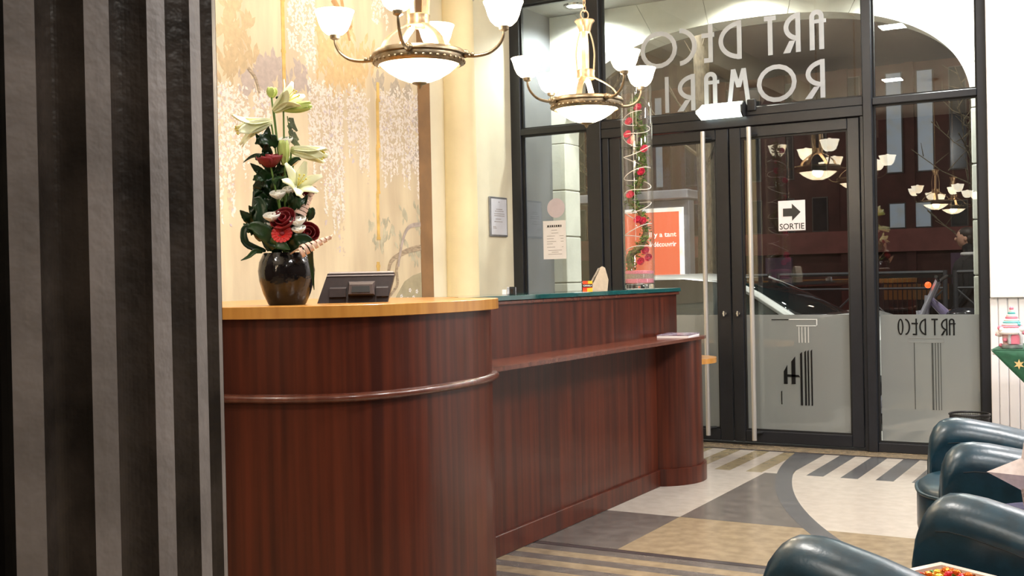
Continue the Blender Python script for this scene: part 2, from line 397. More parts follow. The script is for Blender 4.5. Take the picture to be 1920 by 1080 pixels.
for d, x in ((d1, -2.70), (d2, -2.60)):
    l = ob('lock', MB().tube([(x, 7.705, .925), (x, 7.68, .925)], .014, 12), CHROME, d, True)
    ob('thumb_turn', MB().box(x - .006, 7.665, .905, x + .006, 7.682, .943, .002), CHROME, l)
# film emblems: clear cut strokes in the frosted film
CUT = mat('clear_cut_in_film', (.012, .013, .013), .08, nscale=8, namt=.1, spec=.5)
LINE = mat('pale_film_line', (.62, .64, .63), .4, nscale=8, namt=.05)
mb = MB()
yk = 7.729
for x0, x1, zt in ((-2.178, -2.163, .657), (-2.148, -2.136, .668), (-2.127, -2.117, .672), (-2.104, -2.094, .676)):
    mb.prism_y([(x0, .288), (x1, .288), (x1, zt), (x0, zt - .012)], yk - .0012, yk)
mb.prism_y([(-2.294, .433), (-2.268, .433), (-2.268, .565), (-2.294, .52)], yk - .0012, yk)
mb.prism_y([(-2.240, .433), (-2.212, .433), (-2.212, .625), (-2.240, .59)], yk - .0012, yk)
mb.prism_y([(-2.268, .482), (-2.18, .482), (-2.19, .497), (-2.268, .5)], yk - .0012, yk)
mb.prism_y([(-2.315, .29), (-2.308, .29), (-2.308, .385), (-2.315, .38)], yk - .0012, yk)
mb.prism_y([(-2.375, .877), (-2.255, .877), (-2.255, .882), (-2.375, .882)], yk - .0012, yk)
ob('emblem', mb, CUT, d2, label='black column and letter emblem cut in the frosted glass')
mb = MB()
for x0, z0, x1, z1 in ((-2.25, .878, -2.055, .884), (-2.062, .834, -2.055, .878), (-2.2, .834, -2.055, .84), (-2.165, .72, -2.160, .83), (-2.142, .72, -2.137, .83), (-2.12, .72, -2.115, .83), (-2.185, .72, -2.18, .83)): mb.box(x0, yk - .001, z0, x1, yk, z1)
ob('emblem_outline', mb, LINE, d2, label='pale outline of a column capital')
# letters --------------------------------------------------------
def arc_poly(cx, cz, rx, rz, a0, a1, t, n=18):
    o = [(cx + rx * math.cos(a0 + (a1 - a0) * i / n), cz + rz * math.sin(a0 + (a1 - a0) * i / n)) for i in range(n + 1)]
    i_ = [(cx + (rx - t) * math.cos(a0 + (a1 - a0) * i / n), cz + (rz - t) * math.sin(a0 + (a1 - a0) * i / n)) for i in range(n + 1)]
    return o, i_
def glyph(ch, W, H, t):
    """strokes of one art-deco capital, reading left to right: list of convex quads in (u, v)"""
    q = []
    def r(a, b, c, d): q.append([(a, b), (c, b), (c, d), (a, d)])
    def arc(cx, cz, rx, rz, a0, a1):
        o, i_ = arc_poly(cx, cz, rx, rz, a0, a1, t)
        for k in range(len(o) - 1): q.append([o[k], o[k + 1], i_[k + 1], i_[k]])
    if ch == 'A':
        w = W * .86; x = W - w
        r(x, 0, x + t, H - w / 2); r(W - t, 0, W, H - w / 2); arc(x + w / 2, H - w / 2, w / 2, w / 2, 0, PI); r(0, H * .66, W, H * .66 + t * .8)
    if ch == 'R':
        r(0, 0, t, H); arc(0, H * .64, W * .95, H * .36, -PI / 2, PI / 2); q.append([(t * 1.1, H * .30), (t * 1.1 + t * 1.25, H * .30), (W, 0), (W - t * 1.5, 0)])
    if ch == 'T':
        r(W / 2 - t / 2, 0, W / 2 + t / 2, H); r(0, H - t, W, H)
    if ch == 'D':
        r(0, 0, t, H); arc(0, H / 2, W, H / 2, -PI / 2, PI / 2)
    if ch == 'E':
        r(0, 0, t, H); r(0, 0, W * .8, t); r(-W * .15, H * .66, W, H * .66 + t)
    if ch == 'C': arc(W, H / 2, W, H / 2, PI * .52, PI * 1.48)
    if ch == 'O': arc(W / 2, H / 2, W / 2, H / 2, 0, 2 * PI)
    if ch == 'M':
        q.append([(0, 0), (t, 0), (W * .26 + t * .6, H), (W * .26 - t * .4, H)]); q.append([(W * .26 - t * .4, H), (W * .26 + t * .6, H), (W * .5 + t * .5, H * .5), (W * .5 - t * .5, H * .5)])
        q.append([(W * .5 - t * .5, H * .5), (W * .5 + t * .5, H * .5), (W * .74 + t * .4, H), (W * .74 - t * .6, H)]); q.append([(W * .74 - t * .6, H), (W * .74 + t * .4, H), (W, 0), (W - t, 0)])
    if ch == 'I': r(0, 0, W, H)
    if ch == 'N':
        r(0, 0, t, H); r(W - t, 0, W, H); q.append([(0, H), (t, H), (W, 0), (W - t, 0)])
    return q
def letter(ch, x0, x1, z0, H, t, y, m, parent, th=.0016):
    mb = MB(); W = x1 - x0
    for i, q in enumerate(glyph(ch, W, H, t)):
        P = [(x1 - u, z0 + v) for u, v in q]          # seen from behind: mirrored
        mb.prism_y(P, y - th - i * 4e-5, y)
    return ob('letter', mb, m, parent)
VINYL = mat('white_vinyl_letter', (.42, .45, .49), .5, nscale=20, namt=.04)
for ch, (a, b) in zip('ARTDECO', [(-2.071, -1.958), (-2.256, -2.134), (-2.388, -2.304), (-2.721, -2.552), (-2.848, -2.765), (-3.023, -2.887), (-3.324, -3.036)]):
    letter(ch, a, b, 2.722, .272, .033, 7.731, VINYL, w3)
for ch, (a, b) in zip('ROMARI', [(-2.11, -1.972), (-2.447, -2.166), (-2.665, -2.493), (-2.835, -2.722), (-3.043, -2.904), (-3.136, -3.107)]):
    letter(ch, a, b, 2.392, .262, .032, 7.731, VINYL, w3)
xs = [(-1.205, -1.164), (-1.255, -1.213), (-1.312, -1.272), (-1.388, -1.345), (-1.437, -1.402), (-1.478, -1.445), (-1.525, -1.487)]
for ch, (a, b) in zip('ARTDECO', xs): letter(ch, a, b, .778, .108, .0095, 7.7295, CUT, w2, .0012)
mb = MB()
for x0, z0, x1, z1 in ((-1.424, .29, -1.419, .728), (-1.314, .29, -1.303, .728), (-1.293, .29, -1.288, .728), (-1.276, .29, -1.271, .728), (-1.260, .29, -1.256, .728)): mb.box(x0, 7.7285, z0, x1, 7.7295, z1)
ob('emblem', mb, mat('half_clear_cut', (.06, .065, .062), .2, nscale=9, namt=.15), w2, label='thin dark column lines cut in the frosted film')
mb = MB()
for x0, z0, x1, z1 in ((-1.46, .757, -1.235, .76), (-1.46, .728, -1.235, .731), (-1.46, .731, -1.457, .757), (-1.238, .731, -1.235, .757)): mb.box(x0, 7.7285, z0, x1, 7.7295, z1)
ob('emblem_outline', mb, mat('faint_film_line', (.25, .26, .25), .4, nscale=9, namt=.1), w2)

# things stuck on the glass
PAPER = mat('white_paper', (.80, .77, .79), .6, nscale=20, namt=.02)
INK = mat('black_ink', (.012, .012, .012), .5, nscale=30, namt=.1)
GREYINK = mat('grey_ink', (.36, .33, .34), .6, nscale=30, namt=.1)
t = thing('exit_sign', 'white paper sign with black arrow reading SORTIE on the right door', 'sign', (-2.217, 7.7305, 1.494))
ob('sheet', MB().box(-2.311, 7.7285, 1.494, -2.124, 7.7305, 1.704), PAPER, t)
ob('arrow', MB().prism_y([(-2.278, 1.595), (-2.215, 1.595), (-2.215, 1.563), (-2.155, 1.622), (-2.215, 1.682), (-2.215, 1.65), (-2.278, 1.65)], 7.7272, 7.7284), INK, t)
tm = text_mb('SORTIE', .06, .0006)
xs_ = [v[0] for v in tm.v]; k = .172 / (max(xs_) - min(xs_))
tm.v = [(-2.303 + (v[0] - min(xs_)) * k, 7.7275, 1.506 + v[1] * .95) for v in tm.v]
ob('lettering', tm, INK, t)
ob('edge_strip', MB().box(-2.311, 7.7275, 1.494, -2.124, 7.7284, 1.498), GREYINK, t)
t = thing('round_sticker', 'pale pink round sticker on the side window', 'sticker', (-4.056, 7.731, 1.67))
mb = MB(); mb.prism_y([(-4.056 + .077 * math.cos(a * PI / 16), 1.743 + .075 * math.sin(a * PI / 16)) for a in range(32)], 7.7295, 7.7315)
ob('disc', mb, mat('pink_sticker', (.56, .48, .53), .5, nscale=14, namt=.04), t)
t = thing('notice', 'white printed notice taped below the round sticker on the side window', 'notice', (-4.07, 7.731, 1.35))
ob('sheet', MB().box(-4.172, 7.7295, 1.349, -3.974, 7.7315, 1.646), PAPER, t)
mb = MB(); x = -4.135
for wd in (.016, .01, .014, .01, .012, .016, .01):
    mb.box(x, 7.7285, 1.598, x + wd, 7.7294, 1.612); x += wd + .006
ob('heading', mb, INK, t)
mb = MB()
for z, x0, x1 in ((1.594, -4.14, -4.01), (1.571, -4.1, -4.05), (1.548, -4.1, -4.04), (1.526, -4.14, -4.07), (1.526, -4.03, -3.995), (1.505, -4.14, -4.08), (1.505, -4.02, -3.995), (1.483, -4.14, -4.06), (1.483, -4.02, -3.995), (1.465, -4.14, -4.09), (1.44, -4.14, -4.07), (1.44, -4.01, -3.998), (1.415, -4.13, -4.01), (1.385, -4.13, -4.01), (1.40, -4.1, -4.04)): mb.box(x0, 7.7287, z, x1, 7.7294, z + .004)
ob('printed_lines', mb, GREYINK, t)

# lit emergency light above the doors
t = thing('emergency_light', 'lit white emergency light box above the double door', 'light', (-2.67, 7.62, 2.30))
prof = [(7.69, 2.385), (7.64, 2.41), (7.575, 2.375), (7.575, 2.33), (7.62, 2.298), (7.69, 2.31)]
LIT = lamp_glass('lit_emergency_diffuser', (.86, 1, .96), 4.0, (.8, .85, .85))
mb = MB().loft([[(-2.82, p[0], p[1]) for p in prof], [(-2.52, p[0], p[1]) for p in prof]])
ob('diffuser', mb, LIT, t)
for xa, xb in ((-2.845, -2.82), (-2.52, -2.508)): 
    pr = [(7.64 + (p[0] - 7.64) * .96, 2.352 + (p[1] - 2.352) * (.4 if xa < -2.8 else 1.03)) for p in prof]
    ob('end_cap', MB().loft([[(xa, p[0], p[1]) for p in pr], [(xb, p[0], p[1]) for p in (prof if xa < -2.8 else pr)]]), LIT if xa < -2.8 else FRAME_D, t)
ob('bracket', MB().box(-2.50, 7.66, 2.34, -2.44, 7.69, 2.42, .004), FRAME_D, t)

# framed certificate on left wall
t = thing('framed_certificate', 'small framed certificate on the cream left wall', 'frame', (-4.42, 7.45, 1.53))
ob('picture_frame', MB().box(-4.419, 7.322, 1.528, -4.404, 7.582, 1.832, .003), mat('pewter_frame', (.30, .31, .34), .35, metal=.6, nscale=20, namt=.08), t)
ob('print', MB().box(-4.404, 7.337, 1.543, -4.4025, 7.567, 1.817), mat('blue_white_paper', (.66, .68, .76), .4, nscale=20, namt=.02), t)
mb = MB()
for z, a, b in ((1.79, 7.445, 7.46), (1.735, 7.41, 7.5), (1.72, 7.39, 7.52), (1.70, 7.38, 7.53), (1.685, 7.38, 7.53), (1.66, 7.4, 7.48), (1.64, 7.38, 7.5), (1.60, 7.36, 7.40), (1.59, 7.36, 7.41)): mb.box(-4.4026, a, z, -4.4016, b, z + .005)
ob('printed_lines', mb, GREYINK, t)

# ================================================================== MURAL (flat painting on the left wall)
XM = -4.412
mural = thing('mural', 'large wisteria mural in cream and gold behind the desk', 'painting', (XM, 5.4, .9))
BG = mat('mural_ground', (.72, .61, .43), .6, nscale=2.6, stretch=(1, 3, .5), col2=(.60, .49, .345), bump=.03, bscale=60)
ob('painted_panel', MB().box(-4.4198, 2.6, .9, XM, 6.40, 3.45), BG, mural)
ob('border', MB().box(-4.4198, 6.4005, .9, XM + .004, 6.545, 3.45), mat('mural_border', (.30, .165, .075), .6, nscale=7, col2=(.24, .135, .065), bump=.04), mural)
def petals(boxes, m, dens, seed, sz=.011):
    rd = random.Random(seed); mb = MB(); lay = .0008 * seed
    for (ya, yb, zt, zb) in boxes:
        n = int(dens * (yb - ya) * (zt - zb)); strands = max(2, int((yb - ya) / .03))
        ends = [zb + rd.random() * .35 * (zt - zb) for _ in range(strands)]
        for _ in range(n):
            k = rd.randrange(strands); u = rd.random(); z = zt + rd.uniform(-.03, .03) - u * (zt - ends[k])
            y = ya + (k + .5 + rd.gauss(0, .38) * (1 - .55 * u)) * (yb - ya) / strands
            a = rd.random() * PI; l = sz * rd.uniform(.7, 1.5); wd = l * .5
            c, s_ = math.cos(a), math.sin(a)
            x = XM + .0008 + rd.random() * .0014
            mb.add([(x, y + c * l, z + s_ * l), (x, y - s_ * wd, z + c * wd), (x, y - c * l, z - s_ * l), (x, y + s_ * wd, z - c * wd)], [(0, 1, 2, 3)])
    ob('wisteria_blossom', mb, m, mural, kind='stuff')
CL = [(4.5, 4.62, 2.30, 1.5), (4.62, 4.74, 2.28, 1.72), (4.78, 4.92, 2.31, 2.0), (5.25, 5.40, 2.42, 1.8), (5.38, 5.49, 2.41, 1.5), (5.49, 5.58, 2.39, 1.36), (5.62, 5.73, 2.42, 1.9), (5.73, 5.84, 2.4, 1.75), (5.96, 6.09, 2.45, 1.8), (6.09, 6.23, 2.48, 1.85), (6.23, 6.4, 2.49, 1.75), (5.08, 5.24, 2.95, 2.5), (5.23, 5.33, 2.95, 2.42), (5.9, 6.08, 3.2, 2.85), (3.4, 3.8, 2.5, 1.6), (3.9, 4.2, 2.5, 1.6)]
petals(CL, mat('pink_white_paint', (.82, .75, .69), .6, nscale=30, namt=.06), 3600, 1, .0125)
petals([c for i, c in enumerate(CL) if i % 2 == 0 or i == 5], mat('lilac_paint', (.62, .54, .57), .6, nscale=30, namt=.05), 600, 2, .011)
petals([(c[0], c[1], c[2], c[3]) for c in CL], mat('buff_paint', (.64, .52, .40), .6, nscale=30, namt=.05), 900, 3, .011)
SN = [0]
def strip(pts, wd, m, name):
    SN[0] += 1; x = XM + .0025 + .0003 * SN[0]
    mb = MB()
    P = catmull([(x, a, b) for a, b in pts], 6)
    L, Rr = [], []
    for i, p in enumerate(P):
        tt = (P[min(i + 1, len(P) - 1)] - P[max(i - 1, 0)]).normalized(); n = Vector((0, -tt.z, tt.y)); k = wd * (1 - .35 * i / len(P))
        L.append(p + n * k / 2); Rr.append(p - n * k / 2)
    mb.grid([L, Rr]); return ob(name, mb, m, mural)
GOLD = mat('gold_paint', (.70, .46, .14), .45, nscale=14, namt=.15)
def bamboo(y, z0, z1, dy=0.):
    mb = MB(); z = z0
    while z < z1:
        h = .3; yy = y + dy * (z - z0) / max(.1, z1 - z0)
        mb.box(XM, yy - .014, z + .012, XM + .003, yy + .014, min(z + h - .006, z1)); mb.box(XM, yy - .019, z - .006, XM + .004, yy + .019, z + .012); z += h
    ob('bamboo_stripe', mb, GOLD, mural)
bamboo(5.04, 2.25, 3.4); bamboo(5.91, 1.0, 1.33); bamboo(5.92, 1.48, 2.5, .03)
def leaves(cents, m, seed, n=16, spread=.09, sz=.045):
    rd = random.Random(seed); mb = MB()
    for (y, z) in cents:
        for _ in range(n):
            a = rd.uniform(0, 2 * PI); r = rd.random() * spread; l = sz * rd.uniform(.55, 1.3); wd = l * .4; yy = y + r * math.cos(a); zz = z + r * math.sin(a); a2 = rd.uniform(-2.4, -.7)
            c, s_ = math.cos(a2), math.sin(a2); x = XM + .0004 + rd.random() * .0014
            mb.add([(x, yy + c * l * u - s_ * wd * v, zz + s_ * l * u + c * wd * v) for u, v in ((-1, 0), (-.45, .75), (.1, .9), (.55, .55), (1, 0), (.55, -.55), (.1, -.9), (-.45, -.75))], [tuple(range(8))])
    ob('painted_foliage', mb, m, mural, kind='stuff')
leaves([(4.85, 2.42), (4.92, 2.46), (4.98, 2.44), (4.89, 2.33), (5.02, 2.36), (5.17, 2.45), (5.2, 2.38), (4.72, 2.33)], mat('mauve_paint', (.50, .42, .38), .6, nscale=30, namt=.08), 5, 20, .07)
leaves([(4.62, 2.68), (4.6, 2.56), (4.64, 2.46), (4.7, 2.62), (4.58, 2.4), (4.76, 2.47), (4.66, 2.75), (4.6, 2.85)], mat('khaki_paint', (.56, .43, .26), .6, nscale=30, namt=.08), 6, 20, .1)
leaves([(5.47, 2.64), (5.56, 2.57), (5.63, 2.6), (5.68, 2.5), (5.52, 2.48), (5.75, 2.55), (5.4, 2.55), (5.85, 2.65), (5.6, 2.75), (5.35, 2.75)], mat('apricot_paint', (.66, .47, .25), .6, nscale=30, namt=.08), 7, 22, .12)
leaves([(5.87, 1.57), (6.0, 1.58), (6.08, 1.55), (6.16, 1.48), (6.28, 1.4), (6.33, 1.37), (6.22, 1.66), (6.37, 1.68), (6.38, 1.58), (5.98, 1.5), (5.92, 1.45)], mat('grey_green_paint', (.50, .46, .34), .6, nscale=12, namt=.2), 8, 9, .065, .03)
leaves([(5.96, 2.5), (6.13, 2.46), (6.3, 2.5), (6.37, 2.3), (6.36, 2.05)], mat('grey_leaf_paint', (.48, .41, .33), .6, nscale=30, namt=.1), 9, 14, .07)
BR = mat('bark_paint', (.40, .31, .22), .6, nscale=20, namt=.3, stretch=(1, 1, 6))
strip([(6.4, 1.43), (6.29, 1.415), (6.18, 1.39), (6.06, 1.34), (6.02, 1.26), (6.0, 1.12)], .04, BR, 'painted_branch')
strip([(6.16, 1.39), (6.11, 1.28), (6.12, 1.19), (6.06, 1.13), (5.99, 1.08)], .028, BR, 'painted_branch')
strip([(6.4, 1.59), (6.27, 1.57), (6.2, 1.5), (6.15, 1.38), (6.13, 1.3)], .03, mat('lilac_bark_paint', (.42, .35, .32), .6, nscale=20, namt=.2), 'painted_branch')
strip([(4.74, 2.41), (4.79, 2.375), (4.81, 2.34), (4.83, 2.28)], .022, BR, 'painted_branch')
strip([(5.5, 2.95), (5.6, 2.86), (5.68, 2.8)], .05, mat('orange_bark_paint', (.50, .28, .12), .6, nscale=20, namt=.2), 'painted_branch')
strip([(5.58, 2.99), (5.62, 2.84), (5.66, 2.72)], .03, mat('orange_bark_paint', (.5, .28, .12)), 'painted_branch')
mb = MB(); mb.prism_x([(6.05, .95), (6.4, .95), (6.4, 1.26), (6.3, 1.24), (6.2, 1.2), (6.1, 1.1)], XM, XM + .0012)
ob('painted_hill', mb, mat('sage_paint', (.42, .37, .25), .6, nscale=12, namt=.12), mural)
mb = MB(); rd = random.Random(4)
for y, z in ((6.16, 1.1), (6.2, 1.07), (6.26, 1.14), (6.3, 1.09), (6.34, 1.13), (6.23, 1.08)):
    mb = MB()
    for a in range(5): mb.prism_x([(y + .012 * math.cos(a * 1.257 + b * 1.05) * .5 + .01 * math.cos(a * 1.257), z + .012 * math.sin(a * 1.257 + b * 1.05) * .5 + .01 * math.sin(a * 1.257)) for b in range(6)], XM + .001, XM + .0022 + a * .0001)
    ob('painted_flower', mb, PAPER, mural)


# ================================================================== FLUTED PILLAR (foreground left)
PC = Vector((-1.1965, .8103)); PR = .288
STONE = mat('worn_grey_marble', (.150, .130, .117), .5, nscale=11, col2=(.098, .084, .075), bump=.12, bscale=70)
STONE_D = mat('flute_marble_dark', (.034, .027, .022), .34, nscale=11, namt=.5, bump=.15, bscale=80)  # flutes get a darker tone than the fillets
RETURN = mat('black_return_shade', (.004, .0035, .003), .95, nscale=20, namt=.3, spec=.02)  # return face blackened; shade of the turned-away side is put in the colour
to_cam = (-PC).normalized(); rt = Vector((-to_cam.y, to_cam.x))
if rt.dot(Vector((R0.x, R0.y))) < 0: rt = -rt
def pp(a, r): q = PC + r * (math.cos(a) * to_cam + math.sin(a) * rt); return (q.x, q.y)
D = 2 * PI / 24; W0 = math.radians(5.5); A0 = math.radians(7.7)
t = thing('fluted_pillar', 'grey marble fluted pillar in the left foreground', 'pillar', (PC.x, PC.y, 0))
poly = []; fl = []
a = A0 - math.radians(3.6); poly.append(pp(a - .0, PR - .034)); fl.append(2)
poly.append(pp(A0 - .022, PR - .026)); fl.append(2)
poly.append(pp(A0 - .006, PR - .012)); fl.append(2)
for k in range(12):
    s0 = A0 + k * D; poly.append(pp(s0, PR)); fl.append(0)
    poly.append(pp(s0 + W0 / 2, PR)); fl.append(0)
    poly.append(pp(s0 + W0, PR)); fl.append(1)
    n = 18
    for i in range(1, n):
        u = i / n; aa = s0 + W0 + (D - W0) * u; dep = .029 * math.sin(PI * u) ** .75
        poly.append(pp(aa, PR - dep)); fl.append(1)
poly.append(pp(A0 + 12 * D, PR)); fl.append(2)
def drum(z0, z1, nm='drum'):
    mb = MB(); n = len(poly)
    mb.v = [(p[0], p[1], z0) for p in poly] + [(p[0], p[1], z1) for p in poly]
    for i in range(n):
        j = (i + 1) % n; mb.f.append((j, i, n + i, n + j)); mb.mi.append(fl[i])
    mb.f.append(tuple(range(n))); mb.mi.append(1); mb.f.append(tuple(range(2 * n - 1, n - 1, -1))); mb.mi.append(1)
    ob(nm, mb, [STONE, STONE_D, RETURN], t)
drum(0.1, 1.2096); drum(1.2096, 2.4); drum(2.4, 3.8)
ob('plinth', MB().prism([pp(A0 - .03 + i * PI / 20, PR + .03) for i in range(21)], 0, .1), STONE, t)

# ================================================================== RECEPTION DESK
desk = thing('reception_desk', 'long mahogany reception desk with rounded ends, beech and glass tops', 'desk', (-2.7, 4.6, 0))
OUT = [(-3.9, 2.86), (-3.45, 2.86), (-3.1, 2.868), (-2.80, 2.915), (-2.59, 2.985), (-2.45, 3.075), (-2.37, 3.205), (-2.325, 3.40), (-2.315, 3.60), (-2.33, 3.80), (-2.375, 3.98), (-2.46, 4.12), (-2.6, 4.2), (-2.8, 4.22)]
OUT = [(a * .951, b * .951) for a, b in OUT]
cur = [(p.x, p.y) for p in catmull([(a, b, 0) for a, b in OUT], 6)]
def offset(c, d):
    o = []
    for i, p in enumerate(c):
        q0 = Vector(c[max(i - 1, 0)]); q1 = Vector(c[min(i + 1, len(c) - 1)]); tt = (q1 - q0).normalized(); n = Vector((tt.y, -tt.x)); o.append((p[0] - n.x * d, p[1] - n.y * d))
    return o
def ring_poly(d, back=.5):
    o = offset(cur, d); return o + [(-2.8 - .02, 4.4), (-3.9, 4.4)] if back else o
# outline tops
body = offset(cur, .028); inner = offset(cur, .05)
def wallband(outer, inn, z0, z1): 
    n = len(outer); return MB().loft([[(p[0], p[1], z0) for p in outer + inn[::-1]], [(p[0], p[1], z1) for p in outer + inn[::-1]]])
ob('curved_front', wallband(body, inner, 0, 1.0855), WOOD, desk, True)
# trim moulding
o1 = offset(cur, .0); mid = offset(cur, .004)
rings = []
mb = MB(); n = len(cur)
prof = [(.03, .807), (.010, .807), (.003, .813), (0, .82), (.003, .828), (.010, .834), (.03, .835)]
mb.grid([[(q[0], q[1], z) for q in offset(cur, d)] for d, z in prof])
ob('moulding', mb, WOOD_EDGE, desk, True)
top_poly = offset(cur, -.002) + [(-2.7, 4.2), (-3.71, 4.2)]
top_in = offset(cur, .001) + [(-2.7, 4.2), (-3.71, 4.2)]
mb = MB().loft([[(p[0], p[1], 1.0850) for p in top_in], [(p[0], p[1], 1.0865) for p in top_poly], [(p[0], p[1], 1.125) for p in top_poly], [(p[0], p[1], 1.1265) for p in top_in]])
ob('beech_top', mb, BEECH, desk, label='golden beech counter top')
ob('side_panel', MB().box(-3.73, 2.75, 0, -3.69, 4.2, 1.085), WOOD, desk)
# long run
ob('lower_panel', MB().box(-2.56, 3.8, .09, -2.515, 6.1, .826), WOOD, desk)
ob('plinth', MB().box(-2.56, 3.8, 0, -2.497, 6.0, .095, .003), WOOD, desk)
ob('upper_panel', MB().box(-2.64, 3.9, .84, -2.602, 6.53, 1.085), WOOD, desk)
ob('ledge', MB().prism([(-2.9, 3.78), (-2.34, 3.78), (-2.34, 6.30), (-2.355, 6.37), (-2.40, 6.415), (-2.46, 6.425), (-2.9, 6.425)], .826, .8435), WOOD_EDGE, desk)
ob('back_panel', MB().box(-2.95, 4.42, 0, -2.92, 6.45, 1.085).box(-2.94, 6.50, .844, -2.641, 6.528, 1.084), WOOD, desk)
ob('cap_board', MB().box(-2.96, 3.9, 1.085, -2.590, 6.55, 1.102, .002), WOOD_EDGE, desk)
ob('glass_top', MB().box(-2.97, 3.96, 1.103, -2.583, 6.56, 1.1255, .002), mat('green_edge_glass', (.012, .075, .075), .04, nscale=6, namt=.15, spec=.8), desk, label='thick green-edged glass counter top')
def semid(cx, cy, r, z0, z1, n=28, a0=-100, a1=100):
    P = [(cx + r * math.cos(math.radians(a0 + (a1 - a0) * i / n)), cy + r * math.sin(math.radians(a0 + (a1 - a0) * i / n))) for i in range(n + 1)]
    return P
P = semid(-2.64, 6.24, .285, 0, 0); ob('rounded_end', MB().prism([(-2.9, P[0][1])] + P + [(-2.9, P[-1][1])], .09, .826), WOOD, desk, True)
P = semid(-2.64, 6.24, .303, 0, 0); ob('plinth', MB().prism([(-2.9, P[0][1])] + P + [(-2.9, P[-1][1])], 0, .098), WOOD, desk, True)
P = semid(-2.73, 6.85, .25, 0, 0, a0=-90, a1=90)
ob('staff_worktop', MB().prism([(-3.6, 6.6)] + P + [(-3.6, 7.1)], .640, .672), BEECH, desk, label='beech worktop edge behind the desk end')
ob('worktop_leg', MB().box(-3.2, 6.75, 0, -3.1, 6.95, .64), WOOD, desk)

# ---- POS terminal, seen from behind, tilted back
PLAST = mat('dark_brown_plastic', (.028, .018, .018), .42, nscale=60, namt=.1, bump=.03)
PLASTL = mat('brown_plastic', (.075, .056, .054), .4, nscale=60, namt=.1)
def frame_at(o, px, py):  # local frame: x to the right as seen, y away
    return o
t = thing('pos_terminal', 'dark plastic till screen seen from behind on the beech counter', 'till', (-2.56, 3.25, 1.1265))
a = math.radians(33)
M = Matrix.Translation((-2.545, 3.27, 1.1265)) @ Matrix.Rotation(a, 4, 'Z')
tilt = .045
mb = MB().loft([[(-.14, 0, 0), (.115, 0, 0), (.14, .045, .108), (-.105, .045, .108)], [(-.14, .05, 0), (.115, .05, 0), (.14, .10, .100), (-.105, .10, .100)]])
ob('screen_housing', mb.xf(M), PLAST, t)
ob('top_edge', MB().loft([[(-.109, .038, .098), (.139, .038, .098), (.14, .10, .098), (-.105, .10, .098)], [(-.100, .060, .113), (.134, .060, .113), (.136, .098, .108), (-.1, .098, .108)]]).xf(M), mat('lit_top_bevel', (.26, .215, .205), .45, nscale=40, namt=.06), t)  # bevel coloured lighter to stand for chandelier light on it
mb = MB(); mb.loft([[(-.028, -.005, .026), (.07, -.005, .026), (.07, .035, .078), (-.028, .035, .078)], [(-.024, -.034, .032), (.066, -.034, .032), (.062, -.022, .066), (-.02, -.022, .066)]][::-1])
ob('port_box', mb.xf(M), PLASTL, t)
ob('port_slot', MB().loft([[(-.012, -.0365, .038), (.054, -.0365, .038), (.052, -.0265, .060), (-.010, -.0265, .060)], [(-.012, -.03, .038), (.054, -.03, .038), (.052, -.02, .060), (-.010, -.02, .060)]]).xf(M), INK, t)
for x0, x1 in ((-.095, -.035), (.074, .118)):
    ob('vent_block', MB().loft([[(x0, .02, .02), (x1, .02, .02), (x1, .04, .062), (x0, .04, .062)], [(x0, -.006, .022), (x1, -.006, .022), (x1, .004, .052), (x0, .004, .052)]][::-1]).xf(M), PLAST, t)

# ---- small things on the glass top
GT = 1.1256
t = thing('card_holder', 'small black and silver card holder on the glass top by the beech counter', 'card holder', (-2.72, 4.5, GT))
M = Matrix.Translation((-2.74, 4.72, GT)) @ Matrix.Rotation(math.radians(30), 4, 'Z')
ob('stand', MB().box(-.012, -.012, 0, .032, .012, .036, .002).xf(M), mat('grey_card', (.45, .45, .5), .3, nscale=60, namt=.3), t)
ob('card', MB().box(.0, -.016, 0, .03, -.0125, .038).xf(M), INK, t); ob('silver_tab', MB().box(.006, -.0185, .004, .018, -.0163, .028).xf(M), CHROME, t)
ob('leaflet', MB().box(-.035, -.006, 0, -.014, .008, .024, .001).xf(M), PAPER, t)
t = thing('channel_card', 'small red, yellow and black CANAL+ card on the glass top', 'card', (-2.75, 5.6, GT))
M = Matrix.Translation((-2.76, 5.62, GT)) @ Matrix.Rotation(math.radians(30), 4, 'Z')
ob('card', MB().box(-.028, 0, 0, .026, .006, .056).xf(M), mat('orange_card', (.75, .14, .02), .4, nscale=22, col2=(.8, .03, .02)), t)
for q in ((.002, -.0012, .040, .026, 0, .056), (-.004, -.0012, .0, .026, 0, .016)): ob('yellow_field', MB().box(*q).xf(M), mat('yellow_print', (.9, .5, .03), .4, nscale=20, namt=.1), t)
ob('black_band', MB().box(-.028, -.002, .022, .026, 0, .038).xf(M), INK, t)
tm = text_mb('CANAL+', .014, .0004); xs_ = [v[0] for v in tm.v]; k = .048 / max(xs_)
tm.v = [(-.025 + v[0] * k, -.0026, .026 + v[1] * .85) for v in tm.v]; ob('lettering', tm.xf(M), PAPER, t)
t = thing('card_terminal', 'beige wedge-shaped payment terminal leaning beside the tall glass vase', 'terminal', (-2.75, 5.72, GT))
M = Matrix.Translation((-2.77, 5.76, GT)) @ Matrix.Rotation(math.radians(30), 4, 'Z')
BEI = mat('beige_plastic', (.52, .43, .33), .45, nscale=50, namt=.06)
mb = MB(); 
sec = [(-.055, 0), (.055, 0), (.062, .06), (.044, .128), (.030, .136), (.018, .128), (-.02, .05)]
mb.loft([[(p[0], -.035, p[1]) for p in sec], [(p[0] * .98, .035, p[1]) for p in sec]][::-1]); ob('casing', mb.xf(M), BEI, t)
